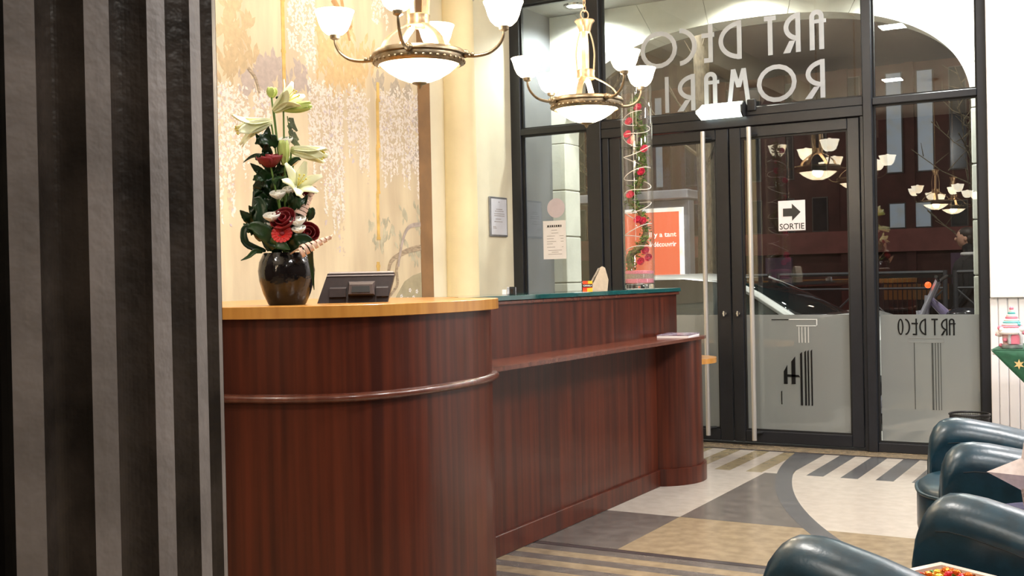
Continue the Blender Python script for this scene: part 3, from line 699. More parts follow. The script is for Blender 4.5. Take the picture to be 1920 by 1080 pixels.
mb = MB().loft([[(-.053, -.028, .006), (-.053, .028, .006), (.014, .028, .124), (.014, -.028, .124)], [(-.058, -.028, .01), (-.058, .028, .01), (.009, .028, .127), (.009, -.028, .127)]]); ob('keypad', mb.xf(M), mat('grey_keys', (.35, .31, .27), .5, nscale=70, namt=.4), t)
t = thing('magazine', 'purple magazine lying on the ledge at the far desk end', 'magazine', (-2.45, 6.2, .8435))
M = Matrix.Translation((-2.47, 6.22, .8437)) @ Matrix.Rotation(math.radians(8), 4, 'Z')
ob('cover', MB().box(-.095, -.14, .012, .095, .14, .0155).xf(M), mat('purple_cover', (.10, .055, .11), .2, nscale=25, col2=(.45, .4, .5)), t)
ob('pages', MB().box(-.093, -.138, .0, .093, .138, .012).xf(M), PAPER, t)

# ================================================================== CHANDELIERS
SHADE = lamp_glass('lit_white_glass', (1, .89, .70), 6.0)
BOWL = lamp_glass('lit_alabaster_bowl', (1, .89, .70), 6.0, through=.45)
def make_chandelier(loc, rz, label):
    c = thing('chandelier', label, 'chandelier', loc, rz, 'brass chandeliers over the reception desk')
    # z measured from bowl bottom (finial)
    def sh(mb): return mb
    prof = [(.010, .008), (.05, .016), (.09, .032), (.13, .056), (.16, .082), (.178, .105), (.172, .105), (.15, .085), (.1, .045), (.03, .02)]
    ob('bowl', MB().lathe(prof, n=40, cap=False), BOWL, c, True, local=True)
    ob('finial', MB().lathe([(.002, -.016), (.008, -.010), (.012, 0), (.03, .006), (.032, .011), (.01, .016)], n=14), BRASS, c, True, local=True)
    r = ob('rim', MB().lathe([(.170, .080), (.184, .086), (.190, .100), (.187, .114), (.197, .119), (.197, .128), (.188, .138), (.176, .138), (.174, .1)], n=48, cap=False), BRASS, c, True, local=True)
    mb = MB()
    for k in range(40):
        a = 2 * PI * k / 40; mb.ball((.186 * math.cos(a), .186 * math.sin(a), .094), .008, 6, 4, (1, 1, .8))
    ob('filigree', mb, BRASS, r, local=True)
    for k in range(4):
        a = PI / 4 + k * PI / 2; ca, sa = math.cos(a), math.sin(a); side = (-sa, ca, 0)
        P = catmull([(.178, .128), (.15, .178), (.11, .212), (.07, .236), (.045, .25)], 5)
        ob('strap', MB().band([(p[0] * ca, p[0] * sa, p[1]) for p in [(q.x, q.y) for q in [Vector((u.x, u.y)) for u in P]]], .03, .006, side), PALEBRASS, c, True, local=True)
        P = catmull([(.042, .25), (.048, .33), (.05, .38), (.042, .44), (.026, .495)], 5)
        ob('upright', MB().band([(p.x * ca, p.x * sa, p.y) for p in P], .02, .006, side), PALEBRASS, c, True, local=True)
        a2 = k * PI / 2; ca, sa = math.cos(a2), math.sin(a2)
        P = catmull([(.186, .116), (.24, .112), (.295, .122), (.335, .15), (.355, .185), (.358, .212)], 6)
        arm = ob('arm', MB().tube([(p.x * ca, p.x * sa, p.y) for p in P], [.0085 - .003 * i / len(P) for i in range(len(P))], 8), BRASS, c, True, local=True)
        ob('leaf_joint', MB().ball((.196 * ca, .196 * sa, .122), .018, 8, 6).ball((.225 * ca, .225 * sa, .116), .012, 8, 6), BRASS, arm, True, local=True)
        ob('holder', MB().lathe([(.008, .205), (.02, .212), (.022, .226), (.012, .228)], (.358 * ca, .358 * sa, 0), 12), BRASS, arm, True, local=True)
        sp = [(.018, .226), (.036, .231), (.054, .248), (.066, .274), (.073, .30), (.079, .316), (.0835, .326), (.080, .326), (.072, .312), (.058, .275), (.03, .245), (.012, .238)]
        ob('shade', MB().lathe(sp, (.358 * ca, .358 * sa, 0), 24, False).ball((.358 * ca, .358 * sa, .314), .028, 12, 8), SHADE, arm, True, local=True)
    ob('crown', MB().lathe([(.046, .242), (.05, .25), (.047, .27), (.05, .288), (.046, .292), (.04, .27)], n=24, cap=False), PALEBRASS, c, True, local=True)
    ob('cup', MB().lathe([(.012, .485), (.03, .492), (.034, .51), (.042, .535), (.054, .55), (.052, .556), (.03, .552), (.008, .56)], n=24), PALEBRASS, c, True, local=True)
    mb = MB(); z = .585
    mb.torus((0, 0, 0), .024, .004, 18, 6); mb.xf(Matrix.Translation((0, 0, z)) @ Matrix.Rotation(PI / 2, 4, 'X'))
    ob('hanging_ring', mb, PALEBRASS, c, True, local=True)
    mb = MB(); z = .62; k = 0
    while z < 1.77:
        q = MB().torus((0, 0, 0), .011, .0028, 10, 5); q.v = [(v[0] * .8, v[1] * 1.7, v[2]) for v in q.v]
        q.xf(Matrix.Translation((0, 0, z)) @ Matrix.Rotation(PI / 2 * (k % 2), 4, 'Z') @ Matrix.Rotation(PI / 2, 4, 'X')); mb.add(q.v, q.f); z += .029; k += 1
    ob('chain', mb, PALEBRASS, c, True, local=True)
    ob('canopy', MB().lathe([(.01, 1.755), (.03, 1.76), (.06, 1.775), (.065, 1.786)], n=20), PALEBRASS, c, True, local=True)
    return c
CZ = 2.012
ch = make_chandelier((-2.66, 3.876, CZ), math.radians(22), 'large lit brass chandelier with glass bowl nearest the flower vase')
cc = [(-2.644, 5.41, 59, 'lit brass chandelier in front of the glass doors, second from the mural'),
      (-2.66, -.7, 30, 'lit brass chandelier behind the viewer, seen only mirrored in the glass'), (-2.66, -2.2, 50, 'lit brass chandelier at the back of the lobby, furthest from the doors')]
for x, y, a, lb in cc: dup(ch, (x, y, CZ), math.radians(a), lb)
for x, y in ((-2.66, 3.876), (-2.644, 5.41), (-2.66, -.7), (-2.66, -2.2)):
    point('chandelier_bulb_light', (x, y, CZ + .085), 130, (1, .91, .76), .045)

# ================================================================== FLOWER ARRANGEMENTS
def lens(P, wd, n=6, cup=.25, up=(0, 0, 1)):
    """petal/leaf blade along centreline P with width profile wd(s)"""
    P = [Vector(p) for p in P]; rows = []
    for i, p in enumerate(P):
        s = i / (len(P) - 1); tt = (P[min(i + 1, len(P) - 1)] - P[max(i - 1, 0)]).normalized()
        sd = tt.cross(Vector(up)); 
        if sd.length < 1e-4: sd = tt.orthogonal()
        sd.normalize(); nn = sd.cross(tt); k = wd(s)
        rows.append([tuple(p + sd * k * u + nn * (cup * k * u * u)) for u in (-1, -.5, 0, .5, 1)])
    return rows
LILY = mat('cream_lily_petal', (.82, .84, .56), .5, nscale=6, namt=.08)
LILY_G = mat('green_lily_bud', (.52, .62, .18), .5, nscale=6, namt=.1)
STEM = mat('green_stem', (.10, .19, .035), .5, nscale=14, namt=.2)
LEAF = mat('dark_green_leaf', (.006, .027, .008), .3, nscale=14, namt=.35)
LEAF2 = mat('mid_green_leaf', (.014, .05, .012), .35, nscale=14, namt=.3)
ROSE = mat('deep_red_rose', (.17, .003, .006), .55, nscale=16, namt=.3)
ROSE_B = mat('bright_red_petal', (.5, .012, .01), .5, nscale=16, namt=.2)
WHITEF = mat('white_blossom', (.88, .87, .80), .55, nscale=12, namt=.05)
PINKR = mat('pink_red_rose', (.70, .035, .11), .5, nscale=40, namt=.25)
YEL = mat('yellow_stamen', (.6, .5, .06), .5, nscale=30, namt=.2)
VTOP = Vector((-2.66, 3.03, 1.1265 + .182))   # mouth centre of the black vase
LX = Vector((R0.x, R0.y, 0)); LY = Vector((F.x, F.y, 0)).normalized(); LZ = Vector((0, 0, 1))
PXM = 3.92 / 2115.
def bq(px, py, d=0.):       # local frame of the bouquet: right, up, away
    return VTOP + LX * ((px - 541) * PXM) + LZ * ((474 - py) * PXM) + LY * d
def stem_pts(p):
    b = VTOP + Vector((0, 0, -.03)); return catmull([b, b.lerp(p, .5) + LX * ((p - b).dot(LX) * -.18), p], 5)
def lily(name, base, tip, label, open_=1., grp=None, bud=False):
    base = Vector(base); tip = Vector(tip); ax = (tip - base); Ln = ax.length; ax.normalize()
    t = thing(name, label, 'flower', tuple(base), group=grp)
    e1 = ax.orthogonal().normalized(); e2 = ax.cross(e1)
    for k in range(6):
        a = k * PI / 3 + .3; rad = math.cos(a) * e1 + math.sin(a) * e2; lay = .003 if k % 2 else 0
        P = []
        for i in range(8):
            s = i / 7; r = .006 + (.018 * s if bud else open_ * (.012 * s + .042 * s ** 3)) * (1 if not bud else (1 - s * .75)) + lay * s
            P.append(base + ax * (Ln * (s - open_ * .10 * s ** 4)) + rad * r)
        wd = (lambda s: .004 + .0175 * math.sin(PI * min(1, s * .93 + .05)) ** .8) if not bud else (lambda s: .003 + .008 * math.sin(PI * min(1, s * .95 + .03)))
        ob('petal', MB().grid(lens(P, wd, up=rad.cross(ax).cross(ax) if False else rad)), LILY_G if bud else LILY, t, True, solid=.0012)
    if not bud:
        mb = MB()
        for k in range(5):
            a = k * 2 * PI / 5; q = base + ax * Ln * .9 + (math.cos(a) * e1 + math.sin(a) * e2) * .014
            mb.tube([base + ax * Ln * .3, q], .0012, 5); mb.ball(q, .0035, 6, 4)
        ob('stamens', mb, YEL, t, True)
    ob('stem', MB().tube(stem_pts(base), .0035, 7), STEM, t, True)
    return t
def rosebloom(name, c, r, ax, label, m, grp=None, stem=True, cat='flower', rings=((.32, 3), (.64, 4), (.98, 5)), stempts=None):
    c = Vector(c); ax = Vector(ax).normalized(); e1 = ax.orthogonal().normalized(); e2 = ax.cross(e1)
    t = thing(name, label, cat, tuple(c), group=grp)
    mb = MB()
    for rr, n in rings:
        for k in range(n):
            a0 = 2 * PI * (k + .37 * rr * 9) / n; rows = []
            for i in range(5):
                s = i / 4; prof = r * rr * (.35 + .65 * math.sin(PI * .5 * min(1, s * 1.25))) * (1 + .12 * s * rr); h = (-.55 + 1.15 * s - .18 * rr * s * s) * r
                row = []
                for j in range(5):
                    u = (j - 2) / 2; aa = a0 + u * (PI / n) * 1.25 * (1 - .25 * (s > .9)); row.append(tuple(c + ax * (h - .08 * r * u * u * s) + (math.cos(aa) * e1 + math.sin(aa) * e2) * prof))
                rows.append(row)
            mb.grid(rows)
    mb.ball(c - ax * r * .15, r * .3, 8, 5)
    ob('bloom', mb, m, t, True, solid=r * .03)
    if stem: ob('stem', MB().tube(stempts or stem_pts(c - ax * r * .5), .003, 6), STEM, t, True)
    return t
# black vase
t = thing('black_vase', 'glossy black ceramic vase on the beech counter', 'vase', (VTOP.x, VTOP.y, 1.1265))
prof = [(.062, 0), (.066, .004), (.082, .04), (.095, .085), (.0985, .12), (.094, .15), (.082, .175), (.079, .182), (.073, .18), (.08, .16), (.088, .12), (.07, .04), (.01, .02)]
ob('body', MB().lathe([(a, b) for a, b in prof], (VTOP.x, VTOP.y, 1.1265), 40), mat('black_glaze', (.006, .005, .0055), .12, nscale=26, namt=.4, bump=.25, bscale=34), t, True)
ob('floral_foam', MB().lathe([(.07, .14), (.07, .172)], (VTOP.x, VTOP.y, 1.1265), 20), LEAF, t)
lily('lily', bq(524, 205), bq(575, 172, -.03), 'open cream lily at the top of the bouquet', 1.0)
lily('lily', bq(516, 224, .02), bq(448, 244, -.02), 'open cream lily pointing left near the top of the bouquet', 1.0)
lily('lily', bq(556, 280, -.01), bq(624, 294, -.03), 'long pale lily pointing right from the bouquet', .35)
lily('lily', bq(562, 356, -.01), bq(584, 334, -.08), 'wide open cream lily facing the viewer at mid bouquet', 1.25)
lily('lily_bud', bq(542, 203, .0), bq(597, 198, -.02), 'green-white lily bud pointing right near the bouquet top', .3, bud=True)
lily('lily_bud', bq(520, 180, .0), bq(522, 160, 0), 'round green bud at the very top of the bouquet', .5, bud=True)
lily('lily_bud', bq(545, 310, -.03), bq(545, 262, -.04), 'upright green lily bud above the single dark rose', .3, bud=True)
rosebloom('rose', bq(521, 302, -.06), .041, (.05, -.22, .97), 'dark red rose high on the left of the bouquet', ROSE)
rosebloom('rose', bq(547, 415, -.08), .042, (.2, -.8, .6), 'large red rose low in the middle of the bouquet', ROSE)
rosebloom('rose', bq(588, 441, -.06), .038, (.6, -.7, .45), 'red rose low on the right of the bouquet', ROSE)
rosebloom('rose', bq(585, 362, -.02), .022, (.7, -.4, .5), 'small red rose bud right of the open lily', ROSE)
t = thing('gerbera', 'bright red ragged flower just above the vase rim', 'flower', tuple(bq(545, 440, -.10)))
cpt = bq(545, 440, -.10); ax = (-LY + LZ * .5).normalized(); e1 = LX; e2 = ax.cross(e1)
mb = MB()
for k in range(16):
    a = k * 2 * PI / 16; rad = math.cos(a) * e1 + math.sin(a) * e2
    mb.grid(lens([cpt + rad * .006, cpt + rad * .02 + ax * .006, cpt + rad * .036 + ax * .003], lambda s: .0035 + .005 * math.sin(PI * min(1, .2 + .7 * s)), up=ax))
ob('petals', mb, ROSE_B, t, solid=.001); ob('heart', MB().ball(cpt, .01, 8, 6), ROSE, t, True); ob('stem', MB().tube(stem_pts(cpt), .003, 6), STEM, t, True)
WL = [((535, 366, -.06), .02, 'white rose-like bloom left of the open lily'), ((556, 357, -.05), .017, 'white bloom directly under the open lily'), ((525, 408, -.08), .021, 'white bloom left of the large low red rose'), ((572, 417, -.08), .021, 'white bloom right of the large low red rose'), ((575, 433, -.09), .017, 'white bloom lowest on the right, beside the low red rose'), ((545, 262, .0), .018, 'white bloom high in the bouquet above the dark rose'), ((556, 300, .01), .02, 'white bloom right of the high dark rose'), ((518, 422, -.06), .014, 'small white bloom lowest on the left')]
for (p, r, lb) in WL: rosebloom('white_bloom', bq(*p), r * 1.3, (.1, -.35, .9), lb, WHITEF, 'white blooms in the bouquet', rings=((.5, 4), (1.0, 4)))
def blade(name, label, pts, wdt, m, parent=None, cat='leaf', grp=None):
    jag = .22 if 'toothed' in label or 'serrated' in label else .05
    P = catmull([bq(*p) for p in pts], 8 if jag > .1 else 5); t = thing(name, label, cat, tuple(P[0]), group=grp)
    ob('blade', MB().grid(lens(P, lambda s: .001 + wdt * math.sin(PI * min(1, .10 + .9 * s ** .8)) ** 1.15 * (1 + jag * math.sin(s * 34)), up=tuple(-LY))), m, t, True, solid=.0012); return t
LB = [(((515, 470, 0), (505, 380, .02), (512, 300, .03), (507, 262, .03)), .022, 'tall dark leaf behind the high red rose'),
      (((512, 470, -.02), (495, 400, -.01), (492, 350, 0), (490, 325, 0)), .024, 'broad dark leaf at the left edge of the bouquet'),
      (((520, 470, -.04), (505, 420, -.05), (500, 380, -.05), (487, 372, -.05)), .026, 'dark serrated leaf curling left at mid height'),
      (((530, 470, -.05), (515, 440, -.08), (492, 425, -.08), (478, 428, -.08)), .026, 'dark leaf reaching left just above the rim'),
      (((545, 470, -.04), (560, 420, -.04), (566, 380, -.03), (560, 345, 0)), .024, 'dark leaf behind the white blooms on the right'),
      (((550, 470, -.05), (570, 455, -.09), (590, 452, -.09), (600, 460, -.09)), .024, 'dark leaf lying right over the rim'),
      (((525, 465, -.06), (535, 455, -.1), (548, 462, -.11), (560, 470, -.11)), .022, 'dark leaf over the front of the rim'),
      (((530, 330, 0), (505, 295, 0), (485, 290, -.01), (465, 302, -.01)), .008, 'thin strap leaf curving left beside the high red rose'),
      (((505, 470, -.02), (470, 455, -.03), (468, 425, -.03), (490, 430, -.03)), .012, 'glossy strap leaf looped left above the vase'),
      (((500, 472, -.03), (488, 470, -.04), (475, 480, -.04), (460, 487, -.04)), .008, 'narrow leaf drooping left over the rim'),
      (((560, 470, -.06), (590, 465, -.08), (594, 500, -.06), (597, 545, -.05)), .010, 'long strap leaf hanging down right of the vase'),
      (((528, 180, .0), (540, 185, -.01), (548, 196, -.01), (550, 205, -.01)), .006, 'small curved leaf under the top bud'),
      (((545, 320, -.02), (556, 305, -.02), (568, 298, -.02), (575, 300, -.02)), .009, 'small dark leaf right of the upright bud'),
      (((520, 470, .02), (540, 400, .03), (545, 330, .03), (535, 270, .02)), .026, 'dark leaf deep in the middle of the bouquet'),
      (((590, 390, .0), (592, 398, -.01), (590, 408, -.01), (584, 414, -.01)), .012, 'small green leaf at the right by the curled willow'),
      (((530, 470, .03), (520, 430, .04), (528, 390, .04), (540, 360, .04)), .028, 'dark leaf filling the base of the bouquet')]
for i, (p, wdt, lb) in enumerate(LB): blade('leaf', lb, p, wdt, LEAF if i % 3 else LEAF2)
LD = [((506, 330), 'left edge under the strap leaf'), ((497, 365), 'left edge at mid height'), ((489, 398), 'left edge below mid height'), ((484, 430), 'left edge close above the vase'), ((520, 345), 'below the high red rose'), ((527, 385), 'inner left of the bouquet'), ((536, 340), 'beside the white blooms'), ((548, 392), 'above the large low red rose'), ((566, 385), 'inner right of the bouquet'), ((575, 398), 'right below the coiled cane'), ((505, 445), 'low left by the gerbera'), ((528, 455), 'at the rim below the gerbera'), ((565, 450), 'at the rim right of the gerbera'), ((512, 300), 'left behind the high red rose'), ((518, 262), 'high left under the lilies'), ((533, 318), 'close under the high red rose')]
rl = random.Random(21)
for i, ((x, y), lb) in enumerate(LD):
    dx = rl.uniform(-26, 4) if x < 530 else rl.uniform(-6, 24); dy = rl.uniform(-14, 16); d = rl.uniform(-.06, .0)
    blade('leaf', 'toothed ivy-green leaf ' + lb, ((x + 14 if x < 530 else x - 14, y + 10, d + .03), (x, y, d), (x + dx * .5, y + dy * .4, d - .02), (x + dx, y + dy, d - .01)), rl.uniform(.017, .024), LEAF if i % 3 else LEAF2)
    for q in range(2):
        ex, ey = x + rl.uniform(-16, 16), y + rl.uniform(-16, 16); gx = rl.uniform(-24, 10) if x < 530 else rl.uniform(-12, 22)
        blade('leaf', ('narrow' if q else 'pointed') + ' dark leaf ' + lb, ((ex, ey + 12, d + .03), (ex + gx * .3, ey, d), (ex + gx * .7, ey - 9, d - .01), (ex + gx, ey - 16, d - .02)), rl.uniform(.011, .017), LEAF)
CURL = mat('pink_bleached_cane', (.62, .44, .35), .5, nscale=20, namt=.12)
def curl(p0, p1, r0, turns, label):
    a, b = bq(*p0), bq(*p1); ax = (b - a).normalized(); e1 = ax.orthogonal().normalized(); e2 = ax.cross(e1); n = turns * 14; P = []
    for i in range(n + 1):
        s = i / n; r = r0 * (1 - .82 * s); th = 2 * PI * turns * s; P.append(a.lerp(b, s) + (math.cos(th) * e1 + math.sin(th) * e2) * r)
    t = thing('curled_cane', label, 'decoration', tuple(a)); ob('coil', MB().band(P, .012, .002, tuple(ax)), CURL, t, True)
    ob('stem', MB().tube(stem_pts(P[0]), .003, 6), CURL, t, True)
curl((572, 408, -.06), (600, 352, -.02), .022, 8, 'pink coiled cane rising right of the bouquet')
curl((578, 474, -.11), (634, 446, -.06), .022, 7, 'pink coiled cane pointing right low over the rim')
# grey eucalyptus sprig
t = thing('eucalyptus_sprig', 'grey-green leafy sprig beside the top lilies', 'leaf', tuple(bq(550, 300)))
ob('stem', MB().tube([bq(545, 300, .01), bq(552, 250, .01), bq(548, 215, .01)], .002, 6), STEM, t)
mb = MB()
for a, b in ((552, 240), (560, 228), (556, 255), (562, 245), (548, 228), (565, 258), (555, 218)):
    mb.grid(lens([bq(550, b + 2, .01), bq((550 + a) / 2 + 3, b + 4, .01), bq(a + 6, b + 16, .01)], lambda s: .002 + .008 * math.sin(PI * min(1, .1 + .85 * s)), up=tuple(-LY)))
ob('leaves', mb, mat('grey_green_leaf', (.16, .19, .12), .5, nscale=14, namt=.2), t, True, solid=.001)

# ---- tall glass cylinder vase on the glass top
GV = Vector((-2.745, 6.30, GT))
t = thing('tall_glass_vase', 'tall clear glass cylinder vase with roses on the glass top', 'vase', tuple(GV))
Rg = .094; Hg = 1.245
ob('cylinder', MB().lathe([(Rg - .004, .0), (Rg, .004), (Rg, Hg - .003), (Rg - .003, Hg), (Rg - .007, Hg - .003), (Rg - .007, .035), (.001, .03)], tuple(GV), 40, False), VGLASS, t, True)
ob('thick_base', MB().lathe([(Rg - .006, .003), (Rg - .006, .024), (Rg - .01, .028)], tuple(GV), 40), mat('solid_glass', (.9, .9, .92), .03, trans=1.0, nscale=3, namt=.02), t, True)
ob('sand', MB().lathe([(Rg - .008, .062), (Rg - .008, .090), (Rg - .02, .092)], tuple(GV), 32), mat('taupe_sand', (.36, .27, .22), .8, nscale=200, namt=.25), t, True)
ob('pink_sand_layer', MB().lathe([(Rg - .0078, .036), (Rg - .0078, .061), (.03, .0615)], tuple(GV), 32), mat('pink_sand', (.66, .22, .28), .7, nscale=200, namt=.2), t, True)
ob('pink_sand_layer', MB().lathe([(Rg - .0075, .091), (Rg - .0075, .108), (.03, .112)], tuple(GV), 32), mat('pink_sand', (.66, .22, .28), .7, nscale=200, namt=.2), t, True)
s_ = 6.75 / 2115
def gv(px, py, d=0.): return GV + LX * ((px - 1207 - (py - 340) * .016) * s_) + LZ * ((541 - py) * s_ * 1.0) + LY * d
BARK = mat('mossy_bark', (.17, .13, .055), .7, nscale=22, namt=.5, bump=.4)
MOSS = mat('green_moss', (.10, .20, .025), .8, nscale=60, namt=.4)
P = catmull([gv(1196, 500, 0), gv(1190, 480, -.02), gv(1212, 460, -.03), gv(1222, 430, 0), gv(1212, 395, .03), gv(1192, 370, .01), gv(1208, 345, -.03), gv(1216, 310, -.01), gv(1214, 280, .03), gv(1220, 250, .0), gv(1204, 225, -.02), gv(1200, 200, 0), gv(1206, 185, .01)], 6)
t2 = thing('twisted_branch', 'twisted mossy branch standing inside the tall glass vase', 'branch', tuple(P[0]))
ob('wood', MB().tube(P, [.020 * (1 - .72 * i / len(P)) for i in range(len(P))], 10), BARK, t2, True)
mb = MB(); rd = random.Random(3)
for i in range(len(P)):
    if i % 2: continue
    for k in range(40):
        c = P[i] + Vector((rd.gauss(0, .016), rd.gauss(0, .016), rd.gauss(0, .02))); 
        if (c - GV).xy.length > .08: continue
        a = rd.uniform(0, 2 * PI); l = .014; mb.add([tuple(c + Vector((l * math.cos(a), l * math.sin(a), rd.uniform(-.01, .01)))), tuple(c + Vector((-.004 * math.sin(a), .004 * math.cos(a), .003))), tuple(c - Vector((l * math.cos(a), l * math.sin(a), rd.uniform(-.01, .01)))), tuple(c + Vector((.004 * math.sin(a), -.004 * math.cos(a), -.003)))], [(0, 1, 2, 3)])
ob('moss_and_fern', mb, MOSS, t2, kind='stuff')
RS = [(1207, 200, 'highest rose'), (1190, 226, 'second rose from the top, on the left'), (1187, 250, 'third rose from the top, on the left'), (1194, 262, 'rose half hidden under the third one'), (1219, 278, 'rose on the right below the hanging drop'), (1213, 321, 'rose in the middle of the vase'), (1192, 364, 'single rose on the left below mid height'), (1206, 411, 'left rose of the pair crossing the wire'), (1216, 414, 'right rose of the pair crossing the wire'), (1221, 470, 'upper rose of the lowest three'), (1226, 483, 'rightmost of the lowest three roses'), (1212, 490, 'lowest rose, just above the pink sand')]
for x, y, lb in RS:
    c = gv(x, y, -.045); 
    v = (c - GV); v.z = 0
    if v.length > .072: c = c - v * (1 - .072 / v.length)
    rosebloom('small_rose', tuple(c), .0225, (-.1, -.9, .45), lb + ' in the tall glass vase', PINKR, 'small roses in the tall glass vase', False, rings=((.3, 3), (.62, 4), (1.0, 5)))
t2 = thing('spiral_wire', 'white wire spiralling inside the tall glass vase', 'decoration', tuple(GV + Vector((0, 0, .11))))
PP = []
for i in range(241):
    s = i / 240; th = 2 * PI * 7.5 * s + 2.4; PP.append(GV + Vector((.08 * math.cos(th), .08 * math.sin(th), .2 + s * .86 + .012 * math.sin(th * 1.7))))
ob('wire', MB().tube(PP, .0027, 5), mat('white_wire', (.8, .74, .7), .4, nscale=8, namt=.03, metal=.2), t2, True)
t2 = thing('hanging_drop', 'pale drop ornament hanging on a thread in the tall vase', 'ornament', tuple(gv(1197, 280)))
c = gv(1197, 255, -.055); ob('drop', MB().lathe([(.001, -.062), (.006, -.045), (.011, -.012), (.010, .006), (.002, .018)], tuple(c), 12), mat('peach_glass', (.75, .52, .42), .2, nscale=8, namt=.05), t2, True)
ob('thread', MB().tube([c + Vector((0, 0, .26)), c + Vector((0, 0, .018))], .0012, 5).tube([c + Vector((0, 0, -.062)), c + Vector((.004, 0, -.62))], .0012, 5), mat('white_wire', (.8, .74, .7)), t2)

# ================================================================== ARMCHAIRS, TABLE, SEASONAL DECORATION
LEATHER = mat('teal_leather', (.0048, .029, .047), .32, nscale=26, namt=.2, bump=.045, bscale=90, coat=.0, spec=.6)
PIPE = mat('teal_piping', (.018, .042, .055), .4, nscale=30, namt=.15)
SEAM = mat('dark_seam', (.004, .010, .013), .5, nscale=30, namt=.1)
FOOT = mat('dark_wood_foot', (.04, .018, .01), .4, nscale=20, namt=.2)
def arm_h(x):      # x measured back from the front
    pts = [(0, .52), (.006, .56), (.02, .595), (.04, .617), (.065, .630), (.1, .634), (.15, .630), (.25, .612), (.35, .588), (.45, .56), (.55, .53), (.71, .49)]
    for (a, b), (c, d) in zip(pts, pts[1:]):
        if x <= c: return b + (d - b) * (x - a) / (c - a)
    return pts[-1][1]
def make_chair(loc, rz, label):
    c = thing('armchair', label, 'armchair', loc, rz, 'teal leather armchairs')
    xs = [0, .006, .02, .04, .065, .1, .15, .2, .25, .3, .35, .4, .45, .5, .55, .6, .71]; XF = .045
    for sg in (-1, 1):
        rings = []
        for x in xs:
            h = arm_h(x); r = .078; y0 = sg * .325 - sg * .02 * (x / .66) ** 2; row = [(XF - x, y0 - r + .006, .07), (XF - x, y0 - r + .004, h - r - .02)]
            for i in range(9):
                a = PI - PI * i / 8; row.append((XF - x, y0 + r * math.cos(a), h - r + r * math.sin(a)))
            row += [(XF - x, y0 + r - .004, h - r - .02), (XF - x, y0 + r - .006, .07)]; rings.append(row)
        arm = ob('arm', MB().loft(rings), LEATHER, c, True, local=True)
        for so in (-1, 1):
            P = [(XF - x, sg * .325 - sg * .02 * (x / .66) ** 2 + so * .0775, arm_h(x) - .086) for x in xs[4:]]
            ob('seam', MB().tube(P, .0016, 6), SEAM, arm, True, local=True)
        r = .074; h = arm_h(.012); y0 = sg * .325
        P = [(XF - .002, y0 - r, .08), (XF - .002, y0 - r, .44)] + [(XF - .002 - (.012 * math.sin(PI * i / 10)), y0 - r * math.cos(PI * i / 10), .45 + (h - .46) * math.sin(PI * i / 10)) for i in range(11)] + [(XF - .002, y0 + r, .44), (XF - .002, y0 + r, .08)]
        ob('front_piping', MB().tube(P, .0045, 7), PIPE, arm, True, local=True)
    # seat cushion with bowed front
    def so(k, z):
        return [(.105 - .09 * abs(y / .24) ** 3.0 - k, y * (1 - k), z) for y in [-.24 + .48 * i / 14 for i in range(15)]] + [(-.58, .24 * (1 - k), z), (-.58, -.24 * (1 - k), z)]
    ob('seat', MB().loft([so(.015, .26), so(.0, .28), so(0, .405), so(.008, .43), so(.03, .446), so(.1, .452)]), LEATHER, c, True, local=True)
    P = [(p[0] + .001, p[1], .418) for p in so(0, 0)[:15]]; ob('seat_piping', MB().tube(P, .006, 7), PIPE, c, True, local=True)
    ob('base', MB().box(-.66, -.3, .06, .04, .3, .27, .02), LEATHER, c, local=True)
    rings = []
    for i in range(9):
        y = -.33 + .66 * i / 8; b = -.58 - .06 * (1 - (y / .33) ** 2)
        rings.append([(b - .14, y, .07), (b - .16, y, .6), (b - .13, y, .69), (b - .07, y, .72), (b - .02, y, .69), (b, y, .6), (b + .03, y, .3), (b + .03, y, .07)])
    ob('backrest', MB().loft(rings), LEATHER, c, True, local=True)
    for x, y in ((-.03, -.3), (-.03, .3), (-.66, -.26), (-.66, .26)): ob('foot', MB().lathe([(.018, 0), (.028, .07)], (x, y, 0), 10), FOOT, c, True, local=True)
    return c
chB = make_chair((-.606, 2.750, 0), math.radians(160.7), 'teal leather armchair nearest the viewer, holding the candy tray')
chA = dup(chB, (-.678, 4.268, 0), math.radians(193), 'teal leather armchair farther off, beside the star lantern')

t = thing('low_table', 'low round violet-grey table between the two armchairs', 'table', (-.19, 3.52, 0))
ob('table_top', MB().lathe([(.29, .462), (.30, .468), (.30, .484), (.295, .488)], (-.19, 3.52, 0), 40), mat('violet_lacquer', (.20, .19, .30), .12, nscale=8, namt=.3, coat=.3), t, True)
ob('pedestal', MB().lathe([(.16, 0), (.16, .02), (.04, .05), (.035, .44), (.09, .462)], (-.19, 3.52, 0), 24), FRAME_D, t, True)

